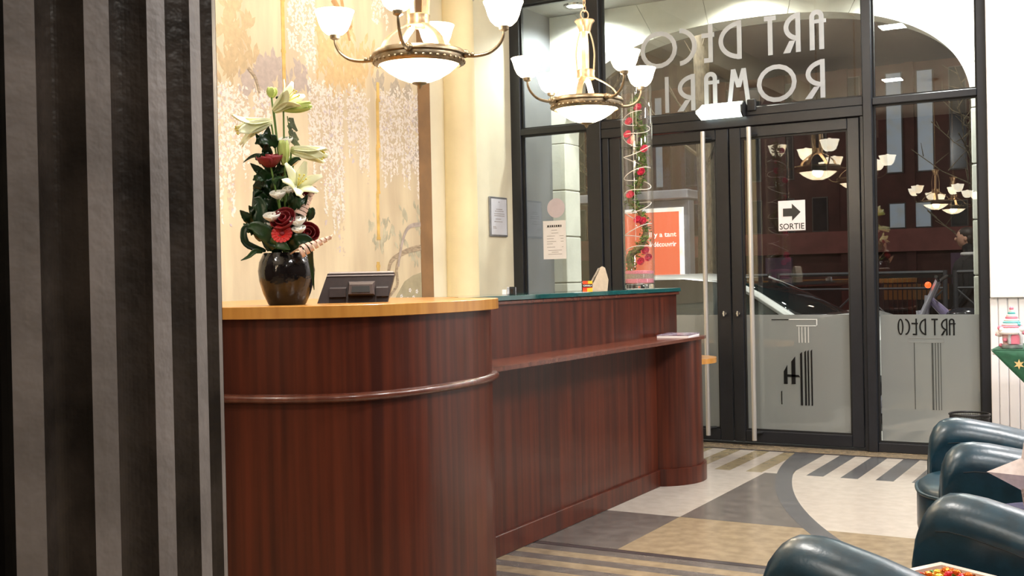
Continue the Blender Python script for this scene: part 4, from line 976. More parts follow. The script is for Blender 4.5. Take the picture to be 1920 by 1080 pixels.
# faceted star lantern
SC_ = Vector((-.305, 3.612, .596)); n_ = Vector((.10, -1, 0)).normalized(); sx = Vector((n_.y, -n_.x, 0)) * -1
if sx.dot(LX) < 0: sx = -sx
t = thing('star_lantern', 'silvery faceted star lantern with snowflake cut-outs on the low table', 'decoration', (SC_.x, SC_.y, .488))
RS_, ri = .158, .080; rot = math.radians(179)
def sp(r, a, d=0.): return SC_ + sx * (r * math.cos(a)) + LZ * (r * math.sin(a)) + n_ * d
STAR_L = mat('pearl_card_lit', (.66, .56, .52), .4, nscale=60, namt=.08)  # one card in lit and shaded tones; light from above is in the colour
STAR_D = mat('glitter_card_shaded', (.42, .33, .27), .32, nscale=160, namt=.35, bump=.2, metal=.2)
for k in range(5):
    a = rot + k * 2 * PI / 5; mb = MB()
    tip = sp(RS_, a); l = sp(ri, a + PI / 5); r = sp(ri, a - PI / 5); f = sp(.0, 0, .045); bk = sp(0, 0, -.045)
    mb.add([tip, l, r, f, bk], [(0, 1, 3), (0, 3, 2), (0, 4, 1), (0, 2, 4)])
    up_ = math.sin(a) > .0
    ob('point', mb, STAR_L if math.sin(a) > .6 or k == 0 else STAR_D, t)
# snowflake cut-outs on the upper point
mb = MB(); a = rot - 2 * PI / 5
base = sp(.09, a, .016); ux = sx; uz = LZ
for (q, rr) in ((sp(.115, a + .04, .016), .012), (sp(.083, a - .08, .024), .015), (sp(.06, a + .35, .030), .011)):
    for k in range(6):
        b = k * PI / 3; d_ = ux * math.cos(b) + uz * math.sin(b); e_ = ux * -math.sin(b) + uz * math.cos(b)
        mb.add([q + d_ * rr * .25 + n_ * .003, q + d_ * rr * .65 + e_ * rr * .2 + n_ * .003, q + d_ * rr + n_ * .003, q + d_ * rr * .65 - e_ * rr * .2 + n_ * .003], [(0, 1, 2, 3)])
ob('snowflake', mb, INK, t, label='black snowflake cut-outs')
ob('stand', MB().box(SC_.x - .05, SC_.y - .02, .488, SC_.x + .05, SC_.y + .03, .52), STAR_D, t)

# candy tray on the near armchair seat
TC = Vector((-.437, 2.735, .4535)); ta = math.radians(60)
t = thing('candy_tray', 'cream square tray of foil candies on the near armchair seat', 'tray', tuple(TC))
M = Matrix.Translation(TC) @ Matrix.Rotation(ta, 4, 'Z')
CREAMP = mat('cream_card', (.62, .50, .42), .5, nscale=20, namt=.05)
h = .12
mb = MB().box(-h, -h, 0, h, h, .006)
for x0, y0, x1, y1 in ((-h, -h, h, -h + .02), (-h, h - .02, h, h), (-h, -h + .02, -h + .02, h - .02), (h - .02, -h + .02, h, h - .02)): mb.box(x0, y0, .006, x1, y1, .034)
ob('tray_body', mb.xf(M), CREAMP, t)
FO = [mat('red_foil', (.6, .02, .03), .22, metal=.7, nscale=60, namt=.3, bump=.4), mat('gold_foil', (.75, .42, .04), .22, metal=.7, nscale=60, namt=.3, bump=.4), mat('orange_foil', (.7, .16, .02), .22, metal=.7, nscale=60, namt=.3, bump=.4), mat('green_foil', (.06, .2, .03), .22, metal=.7, nscale=60, namt=.3, bump=.4)]
cm = []
for i, (fm, cn) in enumerate(zip(FO, ('red', 'gold', 'orange', 'green'))):
    mb = MB().ball((0, 0, 0), .0088, 8, 5, (1.25, 1, .85)); 
    for sg in (-1, 1): mb.loft([[(sg * .0092, .002 * math.cos(b * PI / 3), .002 * math.sin(b * PI / 3)) for b in range(6)], [(sg * .0165, .0062 * math.cos(b * PI / 3), .003 * math.sin(b * PI / 3)) for b in range(6)]])
    me = bpy.data.meshes.new('candy'); me.from_pydata(mb.v, [], mb.f); me.materials.append(fm); cm.append((me, cn))
rd = random.Random(11)
for lay, n in ((0, 6), (1, 5), (2, 3)):
    for i in range(n):
        for j in range(n):
            k = rd.choices((0, 1, 2, 3), (4, 4, 2, 1))[0]; me, cn = cm[k]
            o = bpy.data.objects.new('candy', me); COL.objects.link(o)
            o.location = M @ Vector(((i - (n - 1) / 2) * .031 + rd.uniform(-.003, .003), (j - (n - 1) / 2) * .031 + rd.uniform(-.003, .003),   .016 + lay * .0155))
            o.rotation_euler = (rd.uniform(-.3, .3), rd.uniform(-.3, .3), rd.uniform(0, PI))
            o['label'] = cn + ' foil-wrapped candy heaped in the cream tray'; o['category'] = 'candy'; o['group'] = cn + ' foil candies in the tray'

# console table with green cloth and candy house
TX, TY = -.838, 6.79
t = thing('console_table', 'white pedestal table under the green star cloth', 'table', (-.45, 7.1, 0))
ob('table_top', MB().box(TX + .006, TY + .004, .72, .1, 7.40, .748, .004), WALL_W, t); ob('pedestal', MB().lathe([(.2, 0), (.2, .03), (.05, .06), (.05, .68), (.12, .72)], (-.35, 7.1, 0), 20), WALL_W, t, True)
GREEN = mat('green_cloth', (.012, .085, .040), .75, nscale=40, namt=.15, bump=.1)
t = thing('star_tablecloth', 'green cloth with gold stars draped over the table at the right edge', 'tablecloth', (-.45, 7.1, .72))
ob('cloth_top', MB().box(TX, TY - .002, .7485, .105, 7.41, .7515), GREEN, t)
mb = MB(); rows = []
for i in range(9):
    s = i / 8; x = TX + .56 * s; d = (s if s < .5 else 1 - s) * 2 * .30
    rows.append([(x, TY - .004 - .006 * math.sin(s * 14) * k / 4, .751 - .004 - d * k / 4) for k in range(5)])
mb.grid(rows); ob('cloth_fall', mb, GREEN, t, True, solid=.003)
GST = mat('gold_print', (.62, .46, .2), .5, nscale=20, namt=.1)
def star5(cx, cz, r, y):
    mb = MB(); P = [(cx + (r if k % 2 == 0 else r * .42) * math.sin(k * PI / 6), cz + (r if k % 2 == 0 else r * .42) * math.cos(k * PI / 6)) for k in range(12)]
    mb.add([(cx, y, cz)] + [(p[0], y, p[1]) for p in P], [(0, 1 + k, 1 + (k + 1) % 12) for k in range(12)]); ob('gold_star', mb, GST, t)
star5(-.695, .672, .030, TY - .011); star5(-.545, .64, .03, TY - .012)
q = [(TX + .07 + (.022 if k % 2 == 0 else .01) * math.sin(k * PI / 6), TY + .10 + (.03 if k % 2 == 0 else .014) * math.cos(k * PI / 6), .7525) for k in range(12)]
ob('gold_star', MB().add([(TX + .07, TY + .10, .7525)] + q, [(0, 1 + k, 1 + (k + 1) % 12) for k in range(12)]), GST, t)
HC = Vector((-.742, 6.90, .7518))
t = thing('candy_house', 'small pink and white sugar house figurine on the green cloth', 'figurine', tuple(HC))
PINK = mat('pink_icing', (.70, .20, .28), .4, nscale=20, namt=.1); WICE = mat('white_icing', (.78, .70, .68), .45, nscale=20, namt=.06); TEAL = mat('teal_icing', (.12, .42, .42), .4, nscale=20, namt=.1)
ob('silver_base', MB().lathe([(.052, 0), (.058, .006), (.058, .022), (.05, .026)], tuple(HC), 24), mat('silver_lacquer', (.5, .5, .52), .3, metal=.4, nscale=30, namt=.2), t, True)
ob('wall', MB().lathe([(.046, .022), (.05, .05), (.05, .09), (.04, .105)], tuple(HC), 16), mat('blush_icing', (.68, .42, .44), .5, nscale=20, namt=.12), t, True)
ob('snow_roof', MB().lathe([(.05, .085), (.070, .082), (.074, .092), (.064, .110), (.05, .126), (.03, .14)], tuple(HC), 18), WICE, t, True)
for k in range(8):
    z = .122 + k * .0125; r = .060 - .0066 * k
    ob('roof_swirl', MB().lathe([(r * .55, -.008), (r * .95, -.005), (r, .001), (r * .9, .007), (r * .5, .010)], tuple(HC + Vector((0, 0, z))), 20), (PINK, WICE, TEAL, WICE)[k % 4], t, True)
ob('roof_tip', MB().ball(tuple(HC + Vector((0, 0, .224))), .012, 10, 7), PINK, t, True)
dv = Vector((.1, -1, 0)).normalized(); rx = Vector((-dv.y, dv.x, 0)); c = HC + dv * .056 + rx * .018 + Vector((0, 0, .028))
ob('door_arch', MB().tube([c + rx * .030] + [c + rx * .030 * math.cos(a * PI / 10) + LZ * (.035 + .034 * math.sin(a * PI / 10)) for a in range(11)] + [c - rx * .030], .0095, 8), mat('silver_icing', (.45, .45, .47), .4, nscale=30, namt=.2), t, True)
mb = MB(); mb.add([c + rx * .026 + dv * .002, c - rx * .026 + dv * .002, c - rx * .026 + dv * .002 + LZ * .04, c + dv * .002 + LZ * .066, c + rx * .026 + dv * .002 + LZ * .04], [(0, 1, 2, 3, 4)]); ob('door', mb, PINK, t, solid=.004)
for q, r in (((-.062, -.01, .086), .022), ((-.045, -.035, .105), .018), ((.052, -.035, .108), .018)): ob('icing_ball', MB().ball(tuple(HC + Vector(q)), r, 10, 7), WICE, t, True)
for q, r in (((-.058, -.02, .116), .015), ((-.078, -.014, .078), .008), ((.066, -.036, .09), .011), ((-.055, -.02, .018), .012), ((-.03, -.05, .05), .012)): ob('pink_ball', MB().ball(tuple(HC + Vector(q)), r, 10, 7), PINK, t, True)
ob('teal_ball', MB().ball(tuple(HC + Vector((.04, -.03, .135))), .011, 10, 7), TEAL, t, True)

# waste basket
BC = Vector((-1.005, 7.13, 0)); BLK = mat('black_wire', (.010, .010, .011), .4, nscale=30, namt=.1)
t = thing('waste_basket', 'black wire mesh waste basket by the right window', 'basket', tuple(BC))
ob('rim', MB().torus(tuple(BC + Vector((0, 0, .345))), .112, .006, 32, 8).torus(tuple(BC + Vector((0, 0, .325))), .111, .003, 32, 6), BLK, t, True)
mb = MB()
for k in range(72):
    for tw in (1, -1):
        P = [tuple(BC + Vector(((.085 + .026 * s) * math.cos(2 * PI * k / 72 + tw * s * .45), (.085 + .026 * s) * math.sin(2 * PI * k / 72 + tw * s * .45), .01 + .335 * s))) for s in (0, .33, .66, 1)]
        mb.tube(P, .0014, 3, False)
ob('mesh', mb, BLK, t, kind='stuff'); ob('bottom', MB().lathe([(.085, 0), (.086, .012)], tuple(BC), 24), BLK, t)

# ================================================================== OUTDOORS
ASPH = mat('night_pavement', (.10, .095, .09), .7, nscale=20, namt=.2)
struct('ground', MB().box(-40, 7.80, -.3, 25, 40, -.15), ASPH, 'dark street and pavement outside')
struct('step', MB().box(-4.62, 7.80, -.15, -.6, 8.75, -.004), mat('porch_stone', (.30, .28, .25), .6, nscale=8, namt=.1), 'stone step outside the doors')
GREYR = mat('blue_grey_reveal', (.105, .11, .125), .55, nscale=6, namt=.06)
struct('wall_porch', MB().box(-4.62, 7.78, 0, -4.40, 8.335, 3.5), GREYR, 'grey side wall of the porch')
struct('wall_porch_right', MB().box(-.98, 7.80, 0, -.7, 8.33, 3.5), GREYR, 'grey right side wall of the porch')
struct('ceiling_porch', MB().box(-4.62, 7.78, 3.37, -.7, 8.70, 3.6), mat('porch_soffit', (.20, .19, .18), .6, nscale=6, namt=.08), 'dark soffit of the porch')
for x, lb in ((-4.02, 'lit round downlight in the porch soffit near the left wall'), (-2.7, 'round downlight in the middle of the porch soffit'), (-1.35, 'round downlight in the porch soffit near the right pier')):
    t = thing('downlight', lb, 'light', (x, 8.07, 3.37)); ob('ring', MB().lathe([(.075, -.012), (.095, -.012), (.1, 0), (.07, 0)], (x, 8.07, 3.37), 28, False), CHROME, t, True)
    ob('lens', MB().lathe([(.072, -.008), (.072, -.004)], (x, 8.07, 3.37), 28), lamp_glass('lit_downlight', (1, 1, .95), 14.0), t, True)
# stone arch wall, block by block
LIME = mat('white_limestone', (.60, .60, .54), .75, nscale=5, namt=.07, bump=.15, bscale=40)
MORT = mat('dark_mortar', (.10, .095, .08), .9, nscale=10, namt=.1)  # dark mortar backing behind the open joints
arch = thing('wall_outer', 'white stone arch wall in front of the porch', None, (-2.7, 8.45, 0), kind='structure')
AY0, AY1 = 8.335, 8.60; ACx, AW, AZ, AH = -2.705, 1.573, 2.32, .82; NE = 2.4
def se(u, s=1., ext=0.):   # superellipse point, u from 0 (right spring) to pi (left spring)
    c, s2 = math.cos(u), math.sin(u)
    return (ACx + math.copysign(abs(c) ** (2 / NE), c) * (AW + ext), AZ + abs(s2) ** (2 / NE) * (AH + ext))
js = [.0, .39, .775, 1.16, 1.545, 1.93, AZ]
for x0, x1 in ((-4.62, -4.278), (-1.132, -.7)):
    for a, b in zip(js, js[1:]): ob('stone_block', MB().box(x0, AY0, a + .004, x1, AY1, b - .004, .006), LIME, arch)
    ob('mortar', MB().box(x0 + .008, AY0 + .008, 0, x1 - .008, AY1 - .008, AZ), MORT, arch)
NV = 11
us = [0.0] + [PI * (k + 0) / NV for k in range(1, NV)] + [PI]
for k in range(NV):
    u0, u1 = us[k], us[k + 1]; e = .0035
    sub_ = [u0 + (u1 - u0) * i / 8 for i in range(9)]
    inn = [se(u) for u in sub_]; out_ = [se(u, 1, .95) for u in sub_]
    cxm = sum(p[0] for p in inn + out_) / 18; czm = sum(p[1] for p in inn + out_) / 18
    def shr(P, k_=.004):
        o = []
        for p in P:
            d = Vector((p[0] - cxm, p[1] - czm)); d = d * (1 - k_ / max(.05, d.length)); o.append((cxm + d.x, czm + d.y))
        return o
    i2, o2 = shr(inn), shr(out_)
    mb = MB(); n = 9
    for i in range(n - 1):
        mb.prism_y([i2[i], o2[i], o2[i + 1], i2[i + 1]], AY0, AY1)
    ob('voussoir', mb, LIME, arch)
mb = MB()
for k in range(48):
    a, b = PI * k / 48, PI * (k + 1) / 48; mb.prism_y([se(a, 1, .01), se(a, 1, .9), se(b, 1, .9), se(b, 1, .01)], AY0 + .01, AY1 - .01)
ob('mortar', mb, MORT, arch)

# --- parked white car
CARP = mat('white_car_paint', (.74, .74, .72), .22, nscale=4, namt=.02, coat=.6)
CARG = mat('dark_car_glass', (.012, .018, .018), .05, nscale=4, namt=.2, spec=.7)
TYRE = mat('black_rubber', (.015, .015, .015), .8, nscale=30, namt=.2)
t = thing('parked_car', 'white hatchback parked across the street beyond the doors', 'car', (-3.7, 10.6, -.15))
y0, y1, yc = 9.82, 11.42, 10.62
def carsec(x, ztop, zbot, inset, w0=0.0):
    a, b = y0 + w0, y1 - w0
    return [(x, a + .06, zbot), (x, a, zbot + .25), (x, a, ztop - .12), (x, a + inset * .5, ztop - .04), (x, a + inset, ztop), (x, b - inset, ztop), (x, b - inset * .5, ztop - .04), (x, b, ztop - .12), (x, b, zbot + .25), (x, b - .06, zbot)]
st = [(-5.75, .62, .1, .12, .14), (-5.65, .74, .02, .12, .06), (-5.2, .80, 0, .1, .01), (-4.4, .80, 0, .1, 0), (-3.2, .80, 0, .1, 0), (-2.8, .825, 0, .12, 0), (-2.4, .825, 0, .14, 0), (-2.1, .74, 0, .2, .02), (-1.75, .66, .02, .25, .08), (-1.62, .5, .1, .2, .2)]
ob('body', MB().loft([carsec(*s) for s in st]), CARP, t, True)
# cabin: roof and pillars around glass
rf = [(-5.45, 1.08), (-5.2, 1.15), (-4.5, 1.205), (-3.9, 1.21), (-3.45, 1.165)]
mb = MB().loft([[(x, y0 + .17, z - .045), (x, y0 + .24, z - .008), (x, yc, z + .01), (x, y1 - .24, z - .008), (x, y1 - .17, z - .045), (x, yc, z - .05)] for x, z in rf])
ob('roof', mb, CARP, t, True)
for yy, sg in ((y0, 1), (y1, -1)):
    mb = MB(); mb.tube([(-2.84, yy + sg * .05, .80), (-3.17, yy + sg * .12, 1.0), (-3.48, yy + sg * .19, 1.15)], [.042, .038, .034], 8)
    mb.tube([(-4.3, yy + sg * .04, .8), (-4.35, yy + sg * .18, 1.17)], .03, 8); mb.tube([(-5.5, yy + sg * .06, .8), (-5.25, yy + sg * .19, 1.13)], .05, 8)
    ob('pillars', mb, CARP, t, True)
    ob('side_window', MB().grid([[(-5.4, yy + sg * .05, .79), (-4.3, yy + sg * .05, .79), (-2.8, yy + sg * .06, .79)], [(-5.2, yy + sg * .185, 1.14), (-4.35, yy + sg * .185, 1.17), (-3.45, yy + sg * .185, 1.14)]]), CARG, t, solid=.006)
rows = []
for i in range(7):
    v = i / 6; y = y0 + .08 + (y1 - y0 - .16) * v; bow = .20 * (1 - (2 * v - 1) ** 2)
    yt = y0 + .2 + (y1 - y0 - .4) * v
    rows.append([(-2.80 + bow * 1.3, y, .815), (-3.12 + bow * .8, (y + yt) / 2, 1.01), (-3.45 + bow * .3, yt, 1.165)])
ob('windscreen', MB().grid(rows), CARG, t, True, solid=.006)
ob('rear_window', MB().grid([[(-5.62, y0 + .1, .78), (-5.62, y1 - .1, .78)], [(-5.42, y0 + .22, 1.09), (-5.42, y1 - .22, 1.09)]]), CARG, t, solid=.006)
for x in (-5.05, -2.35):
    for yy in (y0 - .01, y1 - .19):
        wl = ob('wheel', MB().tube([(x, yy, .15), (x, yy + .2, .15)], .3, 24), TYRE, t, True); ob('hub_cap', MB().tube([(x, yy - .012, .15), (x, yy + .21, .15)], .19, 16), STEEL, wl, True)
ob('headlamp', MB().ball((-1.82, y0 + .22, .54), .12, 12, 8, (1.1, 1, .7)).ball((-1.82, y1 - .22, .54), .12, 12, 8, (1.1, 1, .7)), CHROME, t, True)
ob('mirror', MB().ball((-2.95, y0 - .05, .80), .05, 10, 7, (.7, 1.1, .8)).ball((-2.95, y1 + .05, .82), .05, 10, 7, (.7, 1.1, .8)), TYRE, t, True)
ob('wiper', MB().tube([(-2.5, yc - .1, .825), (-2.56, yc - .65, .835)], .008, 6).tube([(-2.5, yc + .5, .825), (-2.50, yc - .05, .835)], .008, 6), INK, t)

# --- lit advertising panel of a shelter
SHG = mat('shelter_grey', (.30, .30, .33), .4, nscale=8, namt=.05)
t = thing('advert_panel', 'backlit orange advertising panel in a grey street shelter', 'sign', (-5.5, 13.1, -.15))
ob('case', MB().box(-6.15, 13.02, .3, -5.0, 13.2, 2.13, .01), SHG, t)
ob('roof_edge', MB().box(-6.5, 12.9, 2.14, -4.97, 13.4, 2.25, .01), mat('shelter_pale', (.55, .53, .56), .4, nscale=8, namt=.04), t)
ob('lit_border', MB().box(-5.93, 13.005, .55, -5.07, 13.02, 2.04), lamp_glass('lit_white_border', (1, .98, .98), 1.0), t)
om = bpy.data.materials.new('lit_orange_poster'); om.use_nodes = True; b = om.node_tree.nodes['Principled BSDF']; b.inputs['Base Color'].default_value = (.6, .1, .04, 1); b.inputs['Emission Color'].default_value = (1, .17, .07, 1); b.inputs['Emission Strength'].default_value = .85
ob('poster', MB().box(-5.88, 12.995, .6, -5.125, 13.005, 1.99), om, t)
for ln, z in (('Il y a tant', 1.685), ('à découvrir', 1.565)):
    tm = text_mb(ln, .1, .002); xs_ = [v[0] for v in tm.v]; k = .36 / (max(xs_) - min(xs_))
    tm.v = [(-5.16 - .36 + (v[0] - min(xs_)) * k, 12.992, z + v[1] * .85) for v in tm.v]; ob('lettering', tm, lamp_glass('lit_lettering', (1, 1, 1), .95), t)
ob('post', MB().box(-6.1, 13.05, -.15, -6.0, 13.15, .3).box(-5.15, 13.05, -.15, -5.05, 13.15, .3), SHG, t)

# --- bare trees
def tree(x, y, h, r, seed, label, n=16):
    rd = random.Random(seed); t = thing('street_tree', label, 'tree', (x, y, -.15)); B = mat('tree_bark', (.12, .095, .06), .85, nscale=14, namt=.4, bump=.4, stretch=(3, 3, 1))
    ob('trunk', MB().tube([(x, y, -.15), (x + .02, y, h * .4), (x - .02, y, h * .75), (x, y, h)], [r * 1.2, r, r * .85, r * .5], 10), B, t, True)
    mb = MB()
    for k in range(n):
        z = h * rd.uniform(.4, 1); a = rd.uniform(0, 2 * PI); l = rd.uniform(.4, 1.0); p0 = Vector((x, y, z)); d = Vector((math.cos(a), math.sin(a), rd.uniform(.3, 1.1))).normalized()
        p1 = p0 + d * l * .5; p2 = p0 + d * l + Vector((rd.uniform(-.1, .1), rd.uniform(-.1, .1), .1)); mb.tube([p0, p1, p2], [r * .25, r * .15, .006], 5)
        for q in range(3):
            e = p0.lerp(p2, .4 + .2 * q); f_ = e + Vector((rd.uniform(-.25, .25), rd.uniform(-.25, .25), rd.uniform(.05, .3))); mb.tube([e, f_], [.008, .003], 4)
    ob('branches', mb, B, t, True)
tree(-4.56, 12.4, 5.0, .105, 1, 'thick tree trunk beside the advertising panel')
tree(-1.95, 14.5, 3.6, .035, 2, 'slender bare street tree left of the standing person', 22)
tree(-7.0, 15.0, 5.0, .1, 3, 'bare tree far left behind the advertising panel')
# bush in a planter behind the car
t = thing('shrub', 'leafy dark shrub in a planter behind the glass door', 'plant', (-4.2, 9.2, -.15)); rd = random.Random(9); mb = MB()
for k in range(260):
    a = rd.uniform(0, 2 * PI); rr = .16 * math.sqrt(rd.random()); z = rd.uniform(.45, 1.0); c = Vector((-4.2 + rr * math.cos(a), 9.2 + rr * math.sin(a), z)); e = Vector((rd.gauss(0, 1), rd.gauss(0, 1), rd.gauss(0, 1))).normalized(); g = e.orthogonal().normalized()
    mb.add([c - e * .05, c + g * .012, c + e * .05, c - g * .012], [(0, 1, 2, 3)])
ob('foliage', mb, mat('olive_leaf', (.14, .15, .07), .6, nscale=14, namt=.4), t, kind='stuff')
mb = MB()
for k in range(5): mb.tube([(-4.2, 9.2, .3), (-4.2 + .05 * math.cos(k * 1.3), 9.2 + .05 * math.sin(k * 1.3), .95)], .008, 5)
ob('stems', mb, mat('tree_bark', (.12, .095, .06)), t); ob('planter', MB().lathe([(.15, -.15), (.2, .3), (.18, .3), (.14, .2)], (-4.2, 9.2, 0), 20), SHG, t, True)

# --- crowd barrier with X pattern
BARM = mat('grey_barrier', (.045, .045, .05), .5, nscale=12, namt=.1)
for i, (xa, lb) in enumerate(((-5.4, 'left section'), (-3.6, 'middle section'), (-1.8, 'right section'))):
    t = thing('railing', 'grey street railing with crossed bars, ' + lb, 'railing', (xa + .85, 12.0, -.15), group=None)
    ob('top_rail', MB().tube([(xa, 12.0, 1.18), (xa + 1.7, 12.0, 1.18)], .02, 8), BARM, t, True); ob('lower_rail', MB().tube([(xa, 12.0, .2), (xa + 1.7, 12.0, .2)], .016, 8), BARM, t, True)
    ob('middle_rail', MB().tube([(xa, 12.0, 1.02), (xa + 1.7, 12.0, 1.02)], .014, 8), BARM, t, True)
    for x in (xa, xa + 1.7): ob('post', MB().tube([(x, 12.0, -.15), (x, 12.0, 1.2)], .024, 8), BARM, t, True)
    for k in range(2):
        u = xa + .85 * k; ob('cross_bar', MB().tube([(u, 12.0, .2), (u + .85, 12.0, 1.02)], .011, 6), BARM, t, True); ob('cross_bar', MB().tube([(u, 12.0, 1.02), (u + .85, 12.0, .2)], .011, 6), BARM, t, True)
# --- scooter
t = thing('scooter', 'silver scooter with red lamp parked outside the right window', 'scooter', (-1.62, 9.5, -.15))
SIL = mat('silver_paint', (.50, .48, .56), .3, metal=.6, nscale=8, namt=.06)
for x in (-2.02, -1.12):
    wl = ob('wheel', MB().torus((0, 0, 0), .2, .05, 28, 8).xf(Matrix.Translation((x, 9.5, .1)) @ Matrix.Rotation(PI / 2, 4, 'X')), TYRE, t, True)
    ob('hub', MB().tube([(x, 9.46, .1), (x, 9.54, .1)], .06, 12), SIL, wl, True)
ob('fork', MB().tube([(-2.02, 9.45, .1), (-1.545, 9.45, 1.13)], .022, 8).tube([(-2.02, 9.55, .1), (-1.56, 9.55, 1.1)], .022, 8), SIL, t, True)
ob('handlebar', MB().tube([(-1.53, 9.25, 1.15), (-1.55, 9.5, 1.11), (-1.53, 9.75, 1.15)], .014, 8), INK, t, True)
ob('frame', MB().tube([(-1.70, 9.5, .88), (-1.66, 9.5, .5), (-1.5, 9.5, .25), (-1.15, 9.5, .3)], .03, 8).tube([(-1.64, 9.5, 1.0), (-1.66, 9.5, .6)], .022, 8), SIL, t, True)
ob('fairing', MB().tube([(-1.63, 9.5, .98), (-1.55, 9.5, .9), (-1.45, 9.5, .80)], [.025, .035, .04], 10), mat('violet_panel', (.16, .13, .24), .3, nscale=8, namt=.1), t, True)
ob('saddle', MB().ball((-1.36, 9.5, .84), .15, 16, 8, (1, .7, .42)), mat('glossy_black_saddle', (.02, .02, .024), .12, nscale=9, namt=.1), t, True)
ob('rear_body', MB().loft([[(-1.5, 9.42, .3), (-1.5, 9.58, .3), (-1.5, 9.58, .76), (-1.5, 9.42, .76)], [(-1.05, 9.44, .34), (-1.05, 9.56, .34), (-1.0, 9.56, .74), (-1.0, 9.44, .74)]]), SIL, t)
ob('indicator', MB().ball((-1.62, 9.42, 1.085), .026, 10, 7), lamp_glass('lit_red_lamp', (1, .12, .02), 1.6, (.6, .05, .02)), t, True)
ob('stand', MB().tube([(-1.5, 9.5, .3), (-1.45, 9.38, -.14)], .012, 6), SIL, t)
# --- person
def person():
    X, Y, G = -1.76, 12.7, -.15
    t = thing('person', 'person in a dark coat with dark hair standing outside, facing left', 'person', (X, Y, G))
    COAT = mat('black_coat', (.007, .006, .0065), .8, nscale=20, namt=.3); SKIN = mat('skin', (.42, .22, .15), .55, nscale=12, namt=.06); HAIR = mat('dark_hair', (.025, .014, .010), .6, nscale=40, namt=.3)
    V = [(0, 0, .92), (0, 0, 1.15), (.01, 0, 1.38), (.005, 0, 1.50), (-.02, 0, 1.56), (-.03, 0, 1.68),
         (0, -.19, 1.42), (.03, -.24, 1.16), (-.10, -.22, .96), (-.16, -.2, .92), (0, .19, 1.42), (.03, .24, 1.16), (-.1, .22, .96), (-.16, .2, .92),
         (0, -.1, .9), (.01, -.11, .5), (.03, -.11, .08), (-.14, -.12, .03), (0, .1, .9), (-.04, .11, .5), (-.02, .11, .08), (-.19, .12, .03)]
    Ed = [(0, 1), (1, 2), (2, 3), (3, 4), (4, 5), (2, 6), (6, 7), (7, 8), (8, 9), (2, 10), (10, 11), (11, 12), (12, 13), (0, 14), (14, 15), (15, 16), (16, 17), (0, 18), (18, 19), (19, 20), (20, 21)]
    Rr = [.16, .155, .15, .06, .055, .085, .075, .058, .042, .035, .075, .058, .042, .035, .10, .07, .05, .04, .10, .07, .05, .04]
    me = bpy.data.meshes.new('body'); me.from_pydata(V, Ed, []); o = bpy.data.objects.new('body', me); COL.objects.link(o); o.parent = t
    md = o.modifiers.new('skin', 'SKIN'); o.modifiers.new('sub', 'SUBSURF').levels = 1; o.modifiers['sub'].render_levels = 1
    for i, r in enumerate(Rr): me.skin_vertices[0].data[i].radius = (r, r * (1.0 if i > 5 else (.8 if i < 3 else 1)))
    me.skin_vertices[0].data[0].use_root = True
    me.materials.append(COAT)
    ob('face', MB().ball((-.045, 0, 1.685), .088, 14, 10, (1, .82, 1.25)).ball((-.135, 0, 1.675), .016, 8, 6, (1, .7, 1.2)).ball((-.03, -.072, 1.675), .018, 8, 6, (1, .5, 1.4)), SKIN, t, True, local=True)
    ob('eyes', MB().ball((-.118, -.032, 1.70), .009, 8, 6).ball((-.118, .032, 1.70), .009, 8, 6), INK, t, True, local=True)
    ob('mouth', MB().ball((-.122, 0, 1.628), .014, 8, 6, (.5, 1.2, .35)), mat('lips', (.32, .1, .08), .5, nscale=9, namt=.05), t, True, local=True)
    ob('hair', MB().ball((-.022, 0, 1.728), .088, 14, 10, (1.05, .88, .85)).ball((.0, 0, 1.69), .078, 12, 8, (.72, .95, 1.2)), HAIR, t, True, local=True)
    mb = MB()
    for sg in (-1, 1):
        for k in range(4):
            y = sg * .2 + (k - 1.5) * .018; mb.tube([(-.19, y, .905), (-.235, y, .885), (-.265 + abs(k - 1.4) * .008, y, .855)], [.011, .009, .007], 6)
        mb.tube([(-.18, sg * .2 + sg * -.035, .92), (-.215, sg * .2 - sg * .05, .90)], [.011, .008], 6); mb.ball((-.17, sg * .2, .915), .034, 8, 6, (1.1, 1, .7))
    ob('hands', mb, SKIN, t, True, local=True)
    ob('coat', MB().loft([[(.17 * a * math.cos(2 * PI * j / 18), .22 * a * math.sin(2 * PI * j / 18), z) for j in range(18)] for z, a in ((.72, 1.12), (.95, 1.05), (1.15, 1.0), (1.35, 1.05), (1.43, .9), (1.49, .5))]), COAT, t, True, local=True)
    ob('collar', MB().torus((.0, 0, 1.515), .075, .02, 18, 8), mat('white_collar', (.5, .47, .45), .7, nscale=20, namt=.05), t, True, local=True)
person()

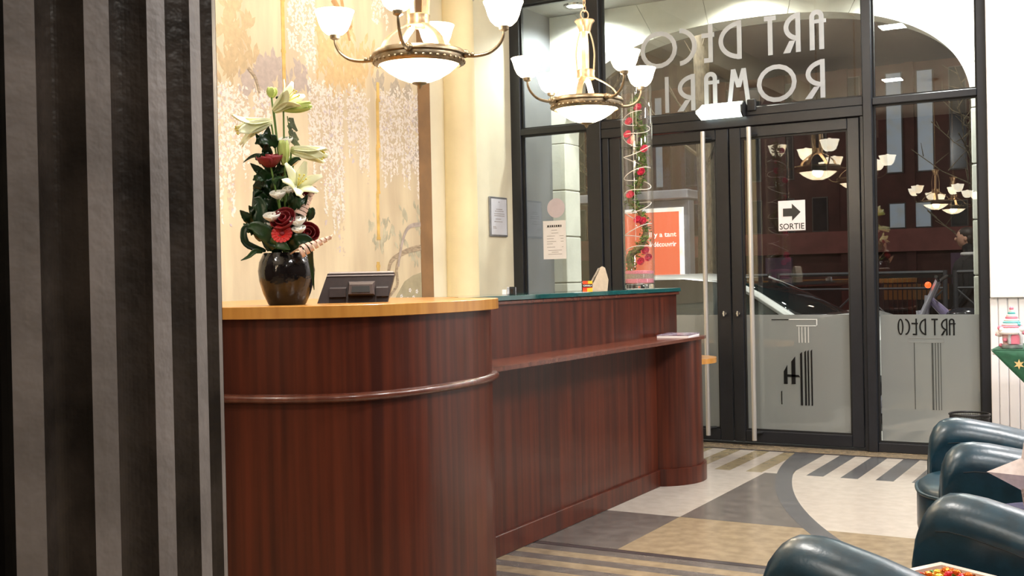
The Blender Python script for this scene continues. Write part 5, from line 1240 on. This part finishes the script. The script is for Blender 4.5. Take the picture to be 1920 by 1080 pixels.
# --- dark red building across the street
BRK = mat('dark_red_render', (.06, .015, .014), .8, nscale=4, namt=.2)
t = thing('building', 'dark red building with pale tall windows across the street', 'building', (-4, 21.6, -.15))
mb = MB().box(-22, 21.0, -.15, 14, 23, 1.0); ob('shop_front', mb, mat('shop_black', (.012, .011, .012), .4, nscale=8, namt=.2), t)
ob('fascia', MB().box(-22, 20.8, 1.55, 14, 21.0, 1.95), mat('dusty_red_fascia', (.19, .055, .05), .7, nscale=4, namt=.15), t)
ob('facade_wall', MB().box(-22, 20.95, .95, 14, 23, 4.9), BRK, t)
for x in [-12 + .72 * 1.6 * k for k in range(14)]: ob('pilaster', MB().box(x, 20.86, -.15, x + .16, 20.95, 4.9), BRK, t)
PW = lamp_glass('lit_pale_window', (.62, .72, .85), .12, (.3, .33, .4)); 
DW = mat('unlit_window', (.02, .022, .028), .15, nscale=8, namt=.2)
WF = mat('dark_window_frame', (.07, .06, .06), .6, nscale=9, namt=.1)
WINS = [(-4.27, 2.95, 4.75, 1), (-3.74, 2.95, 4.75, 1), (-4.24, 1.96, 2.42, 1), (-3.80, 1.96, 2.42, 1), (-3.2, 2.95, 4.75, 0), (-3.2, 1.96, 2.42, 0)]
for k in range(14): WINS += [(-5.0 - k * .62, 2.95, 4.75, 1 if k in (6, 11) else 0), (-5.0 - k * .62, 1.96, 2.6, 0)]
for x, z0, z1, lit in WINS:
    wn = ob('window', MB().box(x, 20.92, z0, x + .29, 20.96, z1), WF, t); ob('pane', MB().box(x + .02, 20.905, z0 + .02, x + .27, 20.92, z1 - .02), PW if lit else DW, wn)
ob('shutter', MB().box(-3.2, 20.85, .95, -2.6, 20.95, 1.5).box(-6.5, 20.85, .95, -6.0, 20.95, 1.5), mat('plum_panel', (.10, .05, .10), .5, nscale=8, namt=.1), t)
# lit road-works fence under the building
t = thing('lit_fence', 'amber-lit low fence with bars far across the street', 'fence', (-3.4, 19.5, -.15))
ob('glow_panel', MB().box(-4.1, 19.6, .72, -3.05, 19.65, .98), lamp_glass('amber_panel', (1, .42, .14), .035, (.06, .03, .015)), t)
mb = MB()
for k in range(16): ob('bar', MB().box(-4.15 + k * .077, 19.48, -.15, -4.135 + k * .077, 19.5, 1.1), INK, t)
ob('rail', MB().box(-4.2, 19.46, 1.08, -2.95, 19.52, 1.13), INK, t)
